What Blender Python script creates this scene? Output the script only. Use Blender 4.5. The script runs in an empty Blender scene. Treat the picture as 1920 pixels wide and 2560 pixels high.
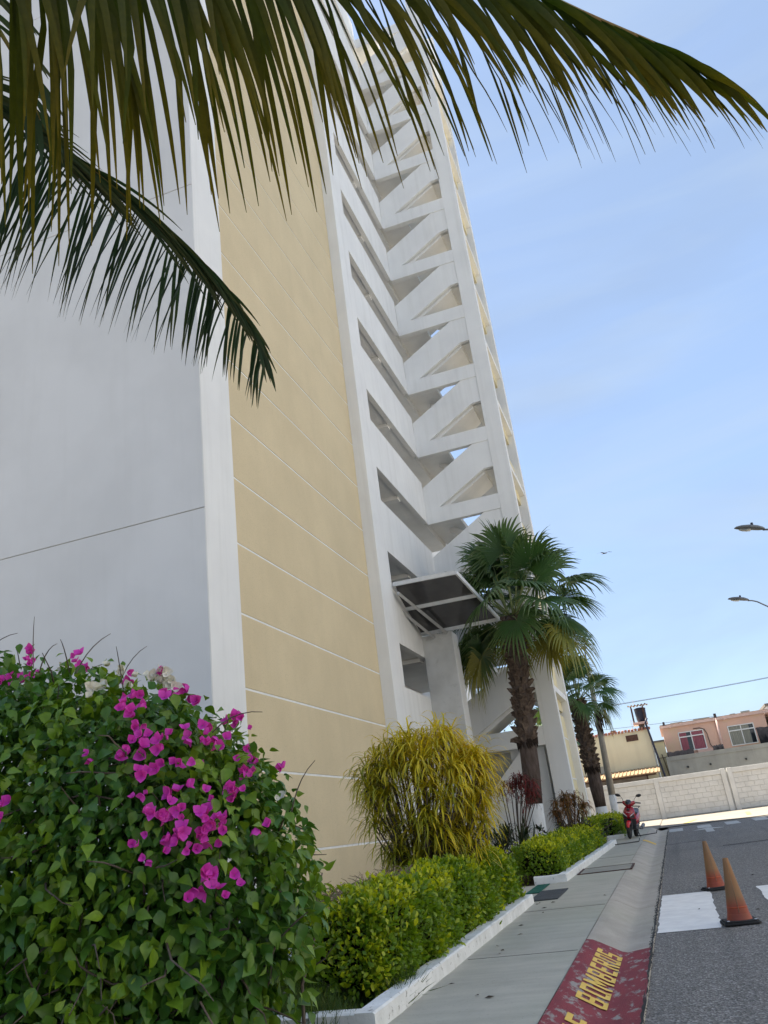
import bpy, math, random
import numpy as np
from mathutils import Vector, Matrix

random.seed(11)
rng = np.random.default_rng(11)
SC = bpy.context.scene
COL = SC.collection
PI = math.pi
S = 0.0201                       # the street climbs gently away from the camera


def gz(y):
    return S * y


# ------------------------------------------------------------------ camera
cam_data = bpy.data.cameras.new('camera')
cam = bpy.data.objects.new('camera', cam_data)
COL.objects.link(cam)
cam_data.sensor_fit = 'HORIZONTAL'
cam_data.sensor_width = 36.0
cam_data.lens = 2032.09 / 1920.0 * 36.0
cam_data.clip_start = 0.05
cam_data.clip_end = 900.0
_R = np.array([[0.93875, 0.22790, 0.25841],
               [0.32303, -0.32115, -0.89023],
               [-0.11990, 0.91918, -0.37511]])
_Y = _R[1] / np.linalg.norm(_R[1])
_Z = _R[2] - _Y * _R[2].dot(_Y)
_Z /= np.linalg.norm(_Z)
_X = np.cross(_Y, _Z)
M = Matrix(((*_X, 0.0), (*_Y, 0.0), (*_Z, 1.45), (0, 0, 0, 1)))
cam.matrix_world = M
SC.camera = cam

# ------------------------------------------------------------------ light
SUN_EL = math.radians(62.5)
SUN_AZ = math.radians(33.0)          # from the left, a little from beyond the block
SUN_DIR = Vector((-math.cos(SUN_EL) * math.cos(SUN_AZ), math.cos(SUN_EL) * math.sin(SUN_AZ), math.sin(SUN_EL))).normalized()
world = bpy.data.worlds.new('World')
SC.world = world
world.use_nodes = True
wt = world.node_tree
wt.nodes.clear()
w_out = wt.nodes.new('ShaderNodeOutputWorld')
w_bg = wt.nodes.new('ShaderNodeBackground')
w_sky = wt.nodes.new('ShaderNodeTexSky')
w_sky.sky_type = 'NISHITA'
w_sky.sun_disc = False
w_sky.sun_elevation = SUN_EL
w_sky.sun_rotation = math.atan2(SUN_DIR.x, SUN_DIR.y)
w_sky.altitude = 0.0
w_sky.air_density = 1.0
w_sky.dust_density = 0.5
w_sky.ozone_density = 1.6
w_bg.inputs['Strength'].default_value = 0.10
# thin high cloud over the whole dome
w_tc = wt.nodes.new('ShaderNodeTexCoord')
w_map = wt.nodes.new('ShaderNodeMapping')
w_map.inputs['Scale'].default_value = (1.0, 1.6, 3.2)
w_map.inputs['Rotation'].default_value = (0.35, 0.1, 0.5)
w_n = wt.nodes.new('ShaderNodeTexNoise')
w_n.inputs['Scale'].default_value = 2.3
w_n.inputs['Detail'].default_value = 5.0
w_n.inputs['Roughness'].default_value = 0.52
w_n.inputs['Distortion'].default_value = 0.5
w_r = wt.nodes.new('ShaderNodeMapRange')
w_r.inputs['From Min'].default_value = 0.40
w_r.inputs['From Max'].default_value = 0.78
w_r.inputs['To Min'].default_value = 0.68
w_r.inputs['To Max'].default_value = 0.90
w_mix = wt.nodes.new('ShaderNodeMixRGB')
w_mix.inputs[2].default_value = (1.22, 1.64, 2.38, 1)
wt.links.new(w_tc.outputs['Generated'], w_map.inputs['Vector'])
wt.links.new(w_map.outputs['Vector'], w_n.inputs['Vector'])
wt.links.new(w_n.outputs['Fac'], w_r.inputs['Value'])
wt.links.new(w_r.outputs['Result'], w_mix.inputs[0])
wt.links.new(w_sky.outputs['Color'], w_mix.inputs[1])
# long soft streaks of cirrus
w_map2 = wt.nodes.new('ShaderNodeMapping')
w_map2.inputs['Scale'].default_value = (0.8, 2.0, 6.5)
w_map2.inputs['Rotation'].default_value = (-0.22, 0.30, 0.2)
w_n2 = wt.nodes.new('ShaderNodeTexNoise')
w_n2.inputs['Scale'].default_value = 1.9
w_n2.inputs['Detail'].default_value = 6.0
w_n2.inputs['Roughness'].default_value = 0.5
w_n2.inputs['Distortion'].default_value = 0.9
w_r2 = wt.nodes.new('ShaderNodeMapRange')
w_r2.inputs['From Min'].default_value = 0.47
w_r2.inputs['From Max'].default_value = 0.74
w_r2.inputs['To Min'].default_value = 0.0
w_r2.inputs['To Max'].default_value = 0.42
w_mix2 = wt.nodes.new('ShaderNodeMixRGB')
w_mix2.inputs[2].default_value = (1.85, 2.25, 2.75, 1)
wt.links.new(w_tc.outputs['Generated'], w_map2.inputs['Vector'])
wt.links.new(w_map2.outputs['Vector'], w_n2.inputs['Vector'])
wt.links.new(w_n2.outputs['Fac'], w_r2.inputs['Value'])
wt.links.new(w_r2.outputs['Result'], w_mix2.inputs[0])
wt.links.new(w_mix.outputs['Color'], w_mix2.inputs[1])
wt.links.new(w_mix2.outputs['Color'], w_bg.inputs['Color'])
wt.links.new(w_bg.outputs['Background'], w_out.inputs['Surface'])

sun_data = bpy.data.lights.new('sun', 'SUN')
sun_data.energy = 5.0
sun_data.angle = math.radians(0.6)
sun_data.color = (1.0, 0.93, 0.82)
sun = bpy.data.objects.new('sun', sun_data)
COL.objects.link(sun)
sun.rotation_euler = (-SUN_DIR).to_track_quat('-Z', 'Y').to_euler()
sun.location = SUN_DIR * 60

SC.view_settings.view_transform = 'Standard'
SC.view_settings.look = 'None'
SC.view_settings.gamma = 1.0
SC.view_settings.use_curve_mapping = False
SC.view_settings.exposure = 1.72
SC.cycles.max_bounces = 8
SC.cycles.diffuse_bounces = 5
SC.cycles.transparent_max_bounces = 6


# ------------------------------------------------------------------ materials
def _nt(name):
    m = bpy.data.materials.new(name)
    m.use_nodes = True
    nt = m.node_tree
    bsdf = nt.nodes['Principled BSDF']
    return m, nt, bsdf


def _noise(nt, vec, scale, detail=4.0, rough=0.55):
    n = nt.nodes.new('ShaderNodeTexNoise')
    n.inputs['Scale'].default_value = scale
    n.inputs['Detail'].default_value = detail
    n.inputs['Roughness'].default_value = rough
    nt.links.new(vec, n.inputs['Vector'])
    return n.outputs['Fac']


def _range(nt, v, a, b, c=0.0, d=1.0):
    r = nt.nodes.new('ShaderNodeMapRange')
    r.inputs['From Min'].default_value = a
    r.inputs['From Max'].default_value = b
    r.inputs['To Min'].default_value = c
    r.inputs['To Max'].default_value = d
    nt.links.new(v, r.inputs['Value'])
    return r.outputs['Result']


def _mix(nt, f, a, b, mode='MIX'):
    x = nt.nodes.new('ShaderNodeMixRGB')
    x.blend_type = mode
    if hasattr(f, 'is_output'):
        nt.links.new(f, x.inputs[0])
    else:
        x.inputs[0].default_value = f
    for k, q in ((1, a), (2, b)):
        if hasattr(q, 'is_output'):
            nt.links.new(q, x.inputs[k])
        else:
            x.inputs[k].default_value = (*q[:3], 1)
    return x.outputs['Color']


def _coords(nt, stretch=(1, 1, 1)):
    g = nt.nodes.new('ShaderNodeNewGeometry')
    mp = nt.nodes.new('ShaderNodeMapping')
    mp.inputs['Scale'].default_value = stretch
    nt.links.new(g.outputs['Position'], mp.inputs['Vector'])
    return mp.outputs['Vector']


def surf(name, c1, c2=None, scale=3.0, rough=0.8, bump=0.0, bscale=60.0, spec=0.3, stretch=(1, 1, 1),
         metallic=0.0, c3=None, s3=25.0, t3=(0.6, 0.7), lo=0.35, hi=0.65, streak=None, bdist=0.01):
    """a paint, plaster or stone: two colours mixed by a slow noise, spots of a third, fine relief"""
    m, nt, b = _nt(name)
    vec = _coords(nt, stretch)
    col = c1
    if c2 is not None:
        f = _range(nt, _noise(nt, vec, scale), lo, hi)
        col = _mix(nt, f, c1, c2)
    if c3 is not None:
        f3 = _range(nt, _noise(nt, vec, s3, 6.0, 0.65), t3[0], t3[1])
        col = _mix(nt, f3, col, c3)
    if streak is not None:
        v2 = _coords(nt, (1.7, 1.7, 0.09))
        f4 = _range(nt, _noise(nt, v2, 2.2, 5.0, 0.6), 0.5, 0.8, 0.0, streak[1])
        col = _mix(nt, f4, col, streak[0])
    if hasattr(col, 'is_output'):
        nt.links.new(col, b.inputs['Base Color'])
    else:
        b.inputs['Base Color'].default_value = (*col[:3], 1)
    b.inputs['Roughness'].default_value = rough
    b.inputs['Specular IOR Level'].default_value = spec
    b.inputs['Metallic'].default_value = metallic
    if bump > 0:
        bp = nt.nodes.new('ShaderNodeBump')
        bp.inputs['Strength'].default_value = bump
        bp.inputs['Distance'].default_value = bdist
        nt.links.new(_noise(nt, vec, bscale, 3.0, 0.6), bp.inputs['Height'])
        nt.links.new(bp.outputs['Normal'], b.inputs['Normal'])
    return m


def leafmat(name, base, tip, alt, rough=0.45, trans=0.3, spec=0.35, altf=(0.45, 0.75), gain=1.0, tpos=(0.0, 1.0)):
    """leaf: attribute 't' runs along it (base to tip colour), attribute 'v' (per leaf) mixes an alternative colour"""
    m, nt, b = _nt(name)
    at = nt.nodes.new('ShaderNodeAttribute')
    at.attribute_name = 't'
    av = nt.nodes.new('ShaderNodeAttribute')
    av.attribute_name = 'v'
    oi = nt.nodes.new('ShaderNodeObjectInfo')
    c = _mix(nt, _range(nt, at.outputs['Fac'], *tpos), base, tip)
    s = nt.nodes.new('ShaderNodeMath')
    s.operation = 'ADD'
    nt.links.new(av.outputs['Fac'], s.inputs[0])
    half = nt.nodes.new('ShaderNodeMath')
    half.operation = 'MULTIPLY'
    half.inputs[1].default_value = 0.25
    nt.links.new(oi.outputs['Random'], half.inputs[0])
    nt.links.new(half.outputs[0], s.inputs[1])
    c = _mix(nt, _range(nt, s.outputs[0], altf[0], altf[1]), c, alt)
    vec = _coords(nt)
    c = _mix(nt, _range(nt, _noise(nt, vec, 40.0, 3.0), 0.3, 0.75, 0.0, 0.35), c, (base[0] * 0.5, base[1] * 0.5, base[2] * 0.5))
    nt.links.new(c, b.inputs['Base Color'])
    b.inputs['Roughness'].default_value = rough
    b.inputs['Specular IOR Level'].default_value = spec
    tr = nt.nodes.new('ShaderNodeBsdfTranslucent')
    c2 = _mix(nt, 1.0, c, (1.5 * gain, 1.25 * gain, 0.5 * gain), 'MULTIPLY')
    nt.links.new(c2, tr.inputs['Color'])
    mx = nt.nodes.new('ShaderNodeMixShader')
    mx.inputs[0].default_value = trans
    nt.links.new(b.outputs['BSDF'], mx.inputs[1])
    nt.links.new(tr.outputs['BSDF'], mx.inputs[2])
    out = nt.nodes['Material Output']
    nt.links.new(mx.outputs[0], out.inputs['Surface'])
    return m


MT = {}
MT['white'] = surf('white_stucco', (0.80, 0.795, 0.77), (0.75, 0.745, 0.725), 0.9, 0.88, 0.35, 130.0, 0.2,
                   streak=((0.55, 0.54, 0.50), 0.35), bdist=0.006)
MT['soffit'] = surf('old_white_render', (0.84, 0.83, 0.80), (0.76, 0.75, 0.72), 1.1, 0.9, 0.25, 90.0, 0.2)
MT['portal'] = surf('grey_white_render', (0.60, 0.59, 0.56), (0.50, 0.49, 0.46), 1.6, 0.9, 0.3, 90.0, 0.2,
                    c3=(0.40, 0.39, 0.36), s3=5.0, t3=(0.6, 0.8))
MT['endwall'] = surf('shaded_end_wall_stucco', (0.63, 0.63, 0.62), (0.58, 0.58, 0.57), 0.6, 0.88, 0.4, 120.0, 0.2,
                     streak=((0.46, 0.455, 0.43), 0.16), bdist=0.006)  # greyer than the other white walls: this face's shade is in the colour
MT['yellow'] = surf('yellow_stucco', (0.685, 0.568, 0.368), (0.635, 0.525, 0.338), 0.8, 0.9, 0.6, 140.0, 0.15,
                    c3=(0.47, 0.40, 0.27), s3=38.0, t3=(0.54, 0.78), streak=((0.42, 0.37, 0.26), 0.10), bdist=0.007)
MT['pale_yellow'] = surf('pale_yellow_stucco', (0.78, 0.68, 0.42), (0.72, 0.63, 0.40), 0.8, 0.9, 0.3, 120.0, 0.15)
MT['trim'] = surf('white_trim', (0.82, 0.82, 0.80), (0.74, 0.74, 0.72), 4.0, 0.75, 0.15, 60.0, 0.25)
MT['dark'] = surf('dark_opening', (0.03, 0.03, 0.032), rough=0.6)
MT['alu'] = surf('painted_aluminium', (0.66, 0.67, 0.67), (0.58, 0.59, 0.59), 6.0, 0.45, 0.05, 40.0, 0.4)
MT['steel'] = surf('galvanised_strut', (0.46, 0.46, 0.45), (0.38, 0.38, 0.37), 9.0, 0.55, 0.1, 50.0, 0.4)
MT['tint'] = surf('tinted_canopy_sheet', (0.055, 0.053, 0.055), (0.075, 0.072, 0.074), 1.5, 0.08, 0.0, spec=0.6)
MT['asphalt'] = None
MT['walk'] = None
MT['soil'] = surf('dark_soil', (0.06, 0.045, 0.03), (0.035, 0.028, 0.02), 6.0, 0.95, 0.8, 30.0, 0.1, bdist=0.03)
MT['ground'] = surf('dusty_ground', (0.25, 0.222, 0.18), (0.20, 0.18, 0.145), 0.5, 0.95, 0.3, 12.0, 0.1)
MT['apron'] = surf('pale_concrete', (0.27, 0.24, 0.20), (0.225, 0.20, 0.165), 0.8, 0.9, 0.2, 40.0, 0.15,
                   c3=(0.22, 0.20, 0.17), s3=2.0, t3=(0.66, 0.8))
MT['kerbpaint'] = surf('chipped_white_kerb_paint', (0.78, 0.78, 0.76), (0.66, 0.66, 0.63), 5.0, 0.85, 0.4, 40.0, 0.2,
                       c3=(0.30, 0.28, 0.25), s3=14.0, t3=(0.60, 0.68))
MT['roadpaint'] = surf('white_road_paint', (0.82, 0.80, 0.76), (0.72, 0.70, 0.67), 6.0, 0.75, 0.6, 120.0, 0.25,
                       c3=(0.30, 0.30, 0.30), s3=70.0, t3=(0.66, 0.78), bdist=0.006)
MT['worn_paint'] = surf('worn_road_paint', (0.50, 0.50, 0.48), (0.40, 0.40, 0.39), 5.0, 0.8, 0.5, 90.0, 0.2,
                        c3=(0.14, 0.14, 0.14), s3=30.0, t3=(0.58, 0.7))
MT['yellowpaint'] = surf('yellow_letter_paint', (0.72, 0.50, 0.13), (0.66, 0.44, 0.10), 9.0, 0.8, 0.3, 80.0, 0.2,
                         c3=(0.34, 0.15, 0.10), s3=26.0, t3=(0.64, 0.74))
MT['redpaint'] = surf('worn_red_kerb_paint', (0.25, 0.045, 0.055), (0.20, 0.04, 0.05), 4.0, 0.8, 0.6, 60.0, 0.25,
                      c3=(0.30, 0.27, 0.25), s3=5.5, t3=(0.54, 0.63), stretch=(2.2, 1.0, 1.0))
MT['wallwhite'] = surf('whitewashed_block', (0.70, 0.69, 0.66), (0.62, 0.61, 0.58), 2.0, 0.9, 0.5, 50.0, 0.15,
                       c3=(0.45, 0.42, 0.36), s3=2.2, t3=(0.62, 0.85))
MT['mortar'] = surf('mortar', (0.60, 0.59, 0.56), (0.54, 0.53, 0.50), 3.0, 0.95, 0.3, 60.0, 0.1)
MT['cream'] = surf('cream_house_plaster', (0.68, 0.64, 0.48), (0.62, 0.585, 0.44), 0.8, 0.9, 0.2, 60.0, 0.15,
                   streak=((0.42, 0.40, 0.32), 0.4))
MT['pink'] = surf('pink_house_plaster', (0.72, 0.47, 0.36), (0.66, 0.44, 0.36), 0.9, 0.9, 0.2, 60.0, 0.15,
                  c3=(0.66, 0.50, 0.34), s3=0.9, t3=(0.5, 0.7))
MT['cream2'] = surf('warm_white_stucco', (0.70, 0.70, 0.69), (0.66, 0.66, 0.65), 0.8, 0.9, 0.2, 60.0, 0.15)
MT['tarp'] = surf('black_tarpaulin', (0.012, 0.012, 0.014), (0.02, 0.02, 0.024), 6.0, 1.0, spec=0.0)
MT['joint'] = surf('slab_joint_grey', (0.24, 0.235, 0.21), rough=0.95)
MT['coneridge'] = surf('cone_ridge_orange', (0.42, 0.085, 0.035), rough=0.6)
MT['pinktrim'] = surf('pink_trim', (0.70, 0.50, 0.44), (0.62, 0.44, 0.38), 3.0, 0.85)
MT['greywall'] = surf('bare_cement_wall', (0.36, 0.36, 0.33), (0.30, 0.30, 0.275), 1.2, 0.92, 0.3, 40.0, 0.15,
                      streak=((0.20, 0.20, 0.18), 0.4))
MT['cinder'] = surf('raw_block', (0.26, 0.23, 0.20), (0.18, 0.16, 0.14), 3.0, 0.95, 0.4, 40.0, 0.1)
MT['pole'] = surf('concrete_pole', (0.34, 0.32, 0.28), (0.27, 0.255, 0.225), 4.0, 0.9, 0.2, 60.0, 0.15)
MT['lime'] = surf('limewash', (0.72, 0.72, 0.70), (0.60, 0.60, 0.57), 6.0, 0.92, 0.6, 40.0, 0.1,
                  c3=(0.30, 0.26, 0.22), s3=12.0, t3=(0.64, 0.74), stretch=(1, 1, 0.5))
MT['black'] = surf('black_plastic', (0.018, 0.018, 0.02), (0.03, 0.03, 0.032), 8.0, 0.42, 0.05, 60.0, 0.4)
MT['rubber'] = surf('black_rubber', (0.02, 0.02, 0.02), (0.035, 0.034, 0.033), 6.0, 0.8, 0.2, 60.0, 0.25)
MT['red'] = surf('red_scooter_paint', (0.36, 0.012, 0.025), (0.30, 0.010, 0.022), 3.0, 0.22, 0.0, spec=0.6)
MT['redfender'] = surf('bright_red_fender', (0.55, 0.012, 0.02), rough=0.25, spec=0.5)
MT['silver'] = surf('silver_decal', (0.72, 0.72, 0.74), rough=0.3, spec=0.5)
MT['glassdark'] = surf('dark_glass', (0.02, 0.024, 0.028), (0.035, 0.04, 0.045), 2.0, 0.06, spec=0.6)
MT['tank'] = surf('dark_blue_tank', (0.018, 0.022, 0.045), (0.03, 0.034, 0.06), 3.0, 0.5, spec=0.35)
MT['rust'] = surf('rusty_steel', (0.10, 0.055, 0.04), (0.06, 0.035, 0.028), 8.0, 0.8, 0.3, 60.0)
MT['roofsheet'] = surf('ochre_roof_sheet', (0.36, 0.24, 0.13), (0.27, 0.18, 0.10), 4.0, 0.8, 0.2, 40.0)
MT['tile'] = surf('roof_edge_tile', (0.36, 0.16, 0.11), (0.26, 0.12, 0.09), 6.0, 0.85)
MT['curtainpink'] = surf('pink_curtain', (0.36, 0.13, 0.16), (0.24, 0.075, 0.10), 7.0, 0.9, stretch=(6, 1, 0.2))
MT['curtaingrey'] = surf('grey_curtain', (0.34, 0.34, 0.28), (0.22, 0.22, 0.19), 7.0, 0.9, stretch=(6, 1, 0.2))
MT['mat'] = surf('grey_door_mat', (0.075, 0.08, 0.085), (0.055, 0.06, 0.062), 6.0, 0.95, 0.5, 150.0)
MT['greenmat'] = surf('green_door_mat', (0.012, 0.11, 0.075), (0.01, 0.085, 0.06), 6.0, 0.95, 0.5, 150.0)
MT['grate'] = surf('concrete_lid', (0.34, 0.325, 0.275), (0.27, 0.26, 0.22), 3.0, 0.85, 0.4, 60.0, 0.25)
MT['lampgrey'] = surf('grey_lamp_housing', (0.17, 0.175, 0.18), (0.13, 0.135, 0.14), 5.0, 0.5, spec=0.4)
MT['lamplens'] = surf('lamp_lens', (0.42, 0.44, 0.42), rough=0.2, spec=0.5)
MT['bark'] = surf('palm_bark', (0.13, 0.10, 0.085), (0.075, 0.055, 0.045), 9.0, 0.95, 0.9, 30.0, 0.1, stretch=(1.6, 1.6, 0.4), bdist=0.03)
MT['boot'] = surf('palm_leaf_base', (0.155, 0.115, 0.088), (0.07, 0.048, 0.036), 12.0, 0.9, 0.5, 60.0, 0.1)
MT['fibre'] = surf('dark_palm_fibre', (0.03, 0.022, 0.018), (0.05, 0.036, 0.028), 20.0, 0.95, 0.6, 60.0, 0.05)
MT['twig'] = surf('grey_twig', (0.14, 0.115, 0.095), (0.08, 0.062, 0.05), 12.0, 0.9, 0.3, 60.0, 0.1)
MT['drytwig'] = surf('dry_straw_twig', (0.30, 0.22, 0.14), (0.20, 0.14, 0.09), 12.0, 0.9)
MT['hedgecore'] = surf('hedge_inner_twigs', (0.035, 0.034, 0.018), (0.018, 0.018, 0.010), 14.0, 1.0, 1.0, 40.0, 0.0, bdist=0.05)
MT['cable'] = surf('black_cable', (0.03, 0.03, 0.035), rough=0.7)
MT['coneorange'] = None


# -- materials with a little more to them
def make_asphalt():
    m, nt, b = _nt('asphalt')
    vec = _coords(nt)
    slow = _range(nt, _noise(nt, vec, 0.35, 4), 0.3, 0.7)
    col = _mix(nt, slow, (0.20, 0.187, 0.17), (0.155, 0.145, 0.132))
    v = nt.nodes.new('ShaderNodeTexVoronoi')
    v.inputs['Scale'].default_value = 62.0
    nt.links.new(vec, v.inputs['Vector'])
    bw = nt.nodes.new('ShaderNodeRGBToBW')
    nt.links.new(v.outputs['Color'], bw.inputs[0])
    col = _mix(nt, _range(nt, bw.outputs[0], 0.62, 0.85, 0.0, 0.55), col, (0.46, 0.44, 0.42))
    col = _mix(nt, _range(nt, bw.outputs[0], 0.40, 0.18, 0.0, 0.5), col, (0.035, 0.035, 0.037))
    col = _mix(nt, _range(nt, _noise(nt, _coords(nt, (3.0, 0.12, 1)), 1.0, 5), 0.52, 0.75, 0.0, 0.35), col, (0.06, 0.06, 0.063))
    nt.links.new(col, b.inputs['Base Color'])
    b.inputs['Roughness'].default_value = 0.82
    b.inputs['Specular IOR Level'].default_value = 0.3
    bp = nt.nodes.new('ShaderNodeBump')
    bp.inputs['Strength'].default_value = 0.9
    bp.inputs['Distance'].default_value = 0.012
    nt.links.new(v.outputs['Distance'], bp.inputs['Height'])
    nt.links.new(bp.outputs['Normal'], b.inputs['Normal'])
    return m


def make_walk(name, a, b_, dark, streakdir):
    m, nt, b = _nt(name)
    vec = _coords(nt, streakdir)
    col = _mix(nt, _range(nt, _noise(nt, vec, 2.2, 6, 0.6), 0.35, 0.65), a, b_)
    col = _mix(nt, _range(nt, _noise(nt, _coords(nt, (1.0, 0.6, 1)), 1.1, 6, 0.65), 0.5, 0.78, 0.0, 0.7), col, dark)
    col = _mix(nt, _range(nt, _noise(nt, _coords(nt), 45.0, 3), 0.60, 0.75, 0.0, 0.5), col, (dark[0] * 0.7, dark[1] * 0.7, dark[2] * 0.7))
    # green-grey algae film in patches
    col = _mix(nt, _range(nt, _noise(nt, _coords(nt), 0.6, 3), 0.45, 0.7, 0.0, 0.35), col, (a[0] * 0.78, a[1] * 0.86, a[2] * 0.76))
    nt.links.new(col, b.inputs['Base Color'])
    b.inputs['Roughness'].default_value = 0.85
    b.inputs['Specular IOR Level'].default_value = 0.25
    bp = nt.nodes.new('ShaderNodeBump')
    bp.inputs['Strength'].default_value = 0.35
    bp.inputs['Distance'].default_value = 0.01
    nt.links.new(_noise(nt, vec, 22.0, 5), bp.inputs['Height'])
    nt.links.new(bp.outputs['Normal'], b.inputs['Normal'])
    return m


def make_cone():
    m, nt, b = _nt('faded_orange_plastic')
    at = nt.nodes.new('ShaderNodeAttribute')
    at.attribute_name = 't'
    vec = _coords(nt, (1, 1, 0.35))
    n = _noise(nt, vec, 9.0, 5)
    fade = _mix(nt, _range(nt, n, 0.35, 0.65), (0.30, 0.135, 0.045), (0.22, 0.115, 0.05))
    fresh = _mix(nt, _range(nt, n, 0.35, 0.65), (0.34, 0.055, 0.02), (0.22, 0.045, 0.02))
    col = _mix(nt, _range(nt, at.outputs['Fac'], 0.22, 0.42), fresh, fade)
    col = _mix(nt, _range(nt, _noise(nt, vec, 3.0, 6, 0.7), 0.55, 0.75, 0, 0.6), col, (0.10, 0.065, 0.045))
    nt.links.new(col, b.inputs['Base Color'])
    b.inputs['Roughness'].default_value = 0.6
    return m


MT['asphalt'] = make_asphalt()
MT['walk'] = make_walk('sidewalk_concrete', (0.47, 0.445, 0.37), (0.39, 0.37, 0.31), (0.30, 0.285, 0.24), (0.5, 2.4, 1))
MT['kerb'] = make_walk('kerb_concrete', (0.45, 0.405, 0.345), (0.37, 0.335, 0.285), (0.26, 0.235, 0.20), (1.2, 1.2, 1))
MT['coneorange'] = make_cone()

MT['coco'] = leafmat('coconut_leaflet', (0.021, 0.044, 0.006), (0.115, 0.092, 0.006), (0.048, 0.064, 0.005), 0.6, 0.45, 0.12, (0.7, 1.15), 1.3, (0.25, 1.0))
MT['coco2'] = leafmat('coconut_leaflet_green', (0.028, 0.062, 0.030), (0.06, 0.062, 0.02), (0.02, 0.045, 0.024), 0.45, 0.28, 0.25, (0.6, 1.1), 1.0, (0.5, 1.0))
MT['rachis'] = surf('frond_rib', (0.13, 0.14, 0.03), (0.16, 0.10, 0.03), 4.0, 0.6)
MT['fan'] = leafmat('fan_palm_blade', (0.055, 0.13, 0.036), (0.14, 0.20, 0.08), (0.28, 0.26, 0.035), 0.42, 0.25, 0.4, (0.82, 1.2), 1.0, (0.4, 1.0))
MT['petiole'] = surf('palm_petiole', (0.20, 0.24, 0.08), (0.14, 0.16, 0.05), 6.0, 0.6)
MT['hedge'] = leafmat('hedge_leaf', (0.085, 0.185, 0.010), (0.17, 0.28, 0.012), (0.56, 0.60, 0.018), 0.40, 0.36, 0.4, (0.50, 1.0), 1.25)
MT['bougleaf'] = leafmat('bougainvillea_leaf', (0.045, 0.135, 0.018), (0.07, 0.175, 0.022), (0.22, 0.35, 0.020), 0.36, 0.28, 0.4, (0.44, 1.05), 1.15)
MT['bract'] = leafmat('magenta_bract', (0.70, 0.05, 0.55), (0.84, 0.11, 0.70), (0.86, 0.20, 0.62), 0.55, 0.35, 0.2, (0.85, 1.3), 0.7)
MT['whitebract'] = leafmat('white_bract', (0.70, 0.70, 0.62), (0.74, 0.74, 0.68), (0.74, 0.72, 0.68), 0.6, 0.12, 0.2)
MT['croton'] = leafmat('croton_leaf', (0.66, 0.56, 0.022), (0.74, 0.58, 0.035), (0.20, 0.23, 0.016), 0.42, 0.30, 0.35, (0.42, 0.95), 1.0)
MT['redcroton'] = leafmat('red_croton_leaf', (0.20, 0.028, 0.03), (0.28, 0.05, 0.04), (0.06, 0.03, 0.025), 0.5, 0.2, 0.3, (0.4, 0.9), 0.6)
MT['browncroton'] = leafmat('brown_croton_leaf', (0.22, 0.13, 0.03), (0.26, 0.10, 0.04), (0.07, 0.07, 0.02), 0.5, 0.2, 0.3, (0.4, 0.9), 0.6)
MT['darkleaf'] = leafmat('dark_shrub_leaf', (0.022, 0.045, 0.016), (0.035, 0.06, 0.02), (0.07, 0.035, 0.025), 0.45, 0.2, 0.35, (0.6, 1.1), 0.8)
MT['grass'] = leafmat('grass_blade', (0.028, 0.062, 0.012), (0.055, 0.11, 0.02), (0.12, 0.14, 0.03), 0.5, 0.3, 0.25, (0.8, 1.2))
MT['litter'] = surf('dry_fallen_leaf', (0.06, 0.04, 0.025), (0.03, 0.022, 0.016), 20.0, 0.9)
MT['tree'] = leafmat('far_tree_leaf', (0.05, 0.085, 0.03), (0.07, 0.10, 0.04), (0.10, 0.11, 0.05), 0.6, 0.2, 0.2)


# ------------------------------------------------------------------ building blocks
def tag(o, label=None, cat=None, group=None, kind=None):
    if label:
        o['label'] = label
    if cat:
        o['category'] = cat
    if group:
        o['group'] = group
    if kind:
        o['kind'] = kind
    return o


def empty(name, loc, label, cat, group=None, rz=0.0):
    o = bpy.data.objects.new(name, None)
    COL.objects.link(o)
    o.location = loc
    o.rotation_euler = (0, 0, rz)
    o.empty_display_size = 0.2
    return tag(o, label, cat, group)


def link(name, me, mat=None, parent=None, smooth=False):
    o = bpy.data.objects.new(name, me)
    COL.objects.link(o)
    if mat is not None and not me.materials:
        me.materials.append(mat)
    if parent is not None:
        o.parent = parent
        o.matrix_parent_inverse = Matrix.Identity(4)
        # meshes are written in world coordinates unless told otherwise
        if parent.get('_local') is None:
            o.matrix_parent_inverse = world_of(parent).inverted()
    if smooth:
        me.polygons.foreach_set('use_smooth', [True] * len(me.polygons))
    return o


_W = {}


def world_of(o):
    if o.parent is None:
        return o.matrix_basis.copy()
    return world_of(o.parent) @ o.matrix_parent_inverse @ o.matrix_basis


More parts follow.
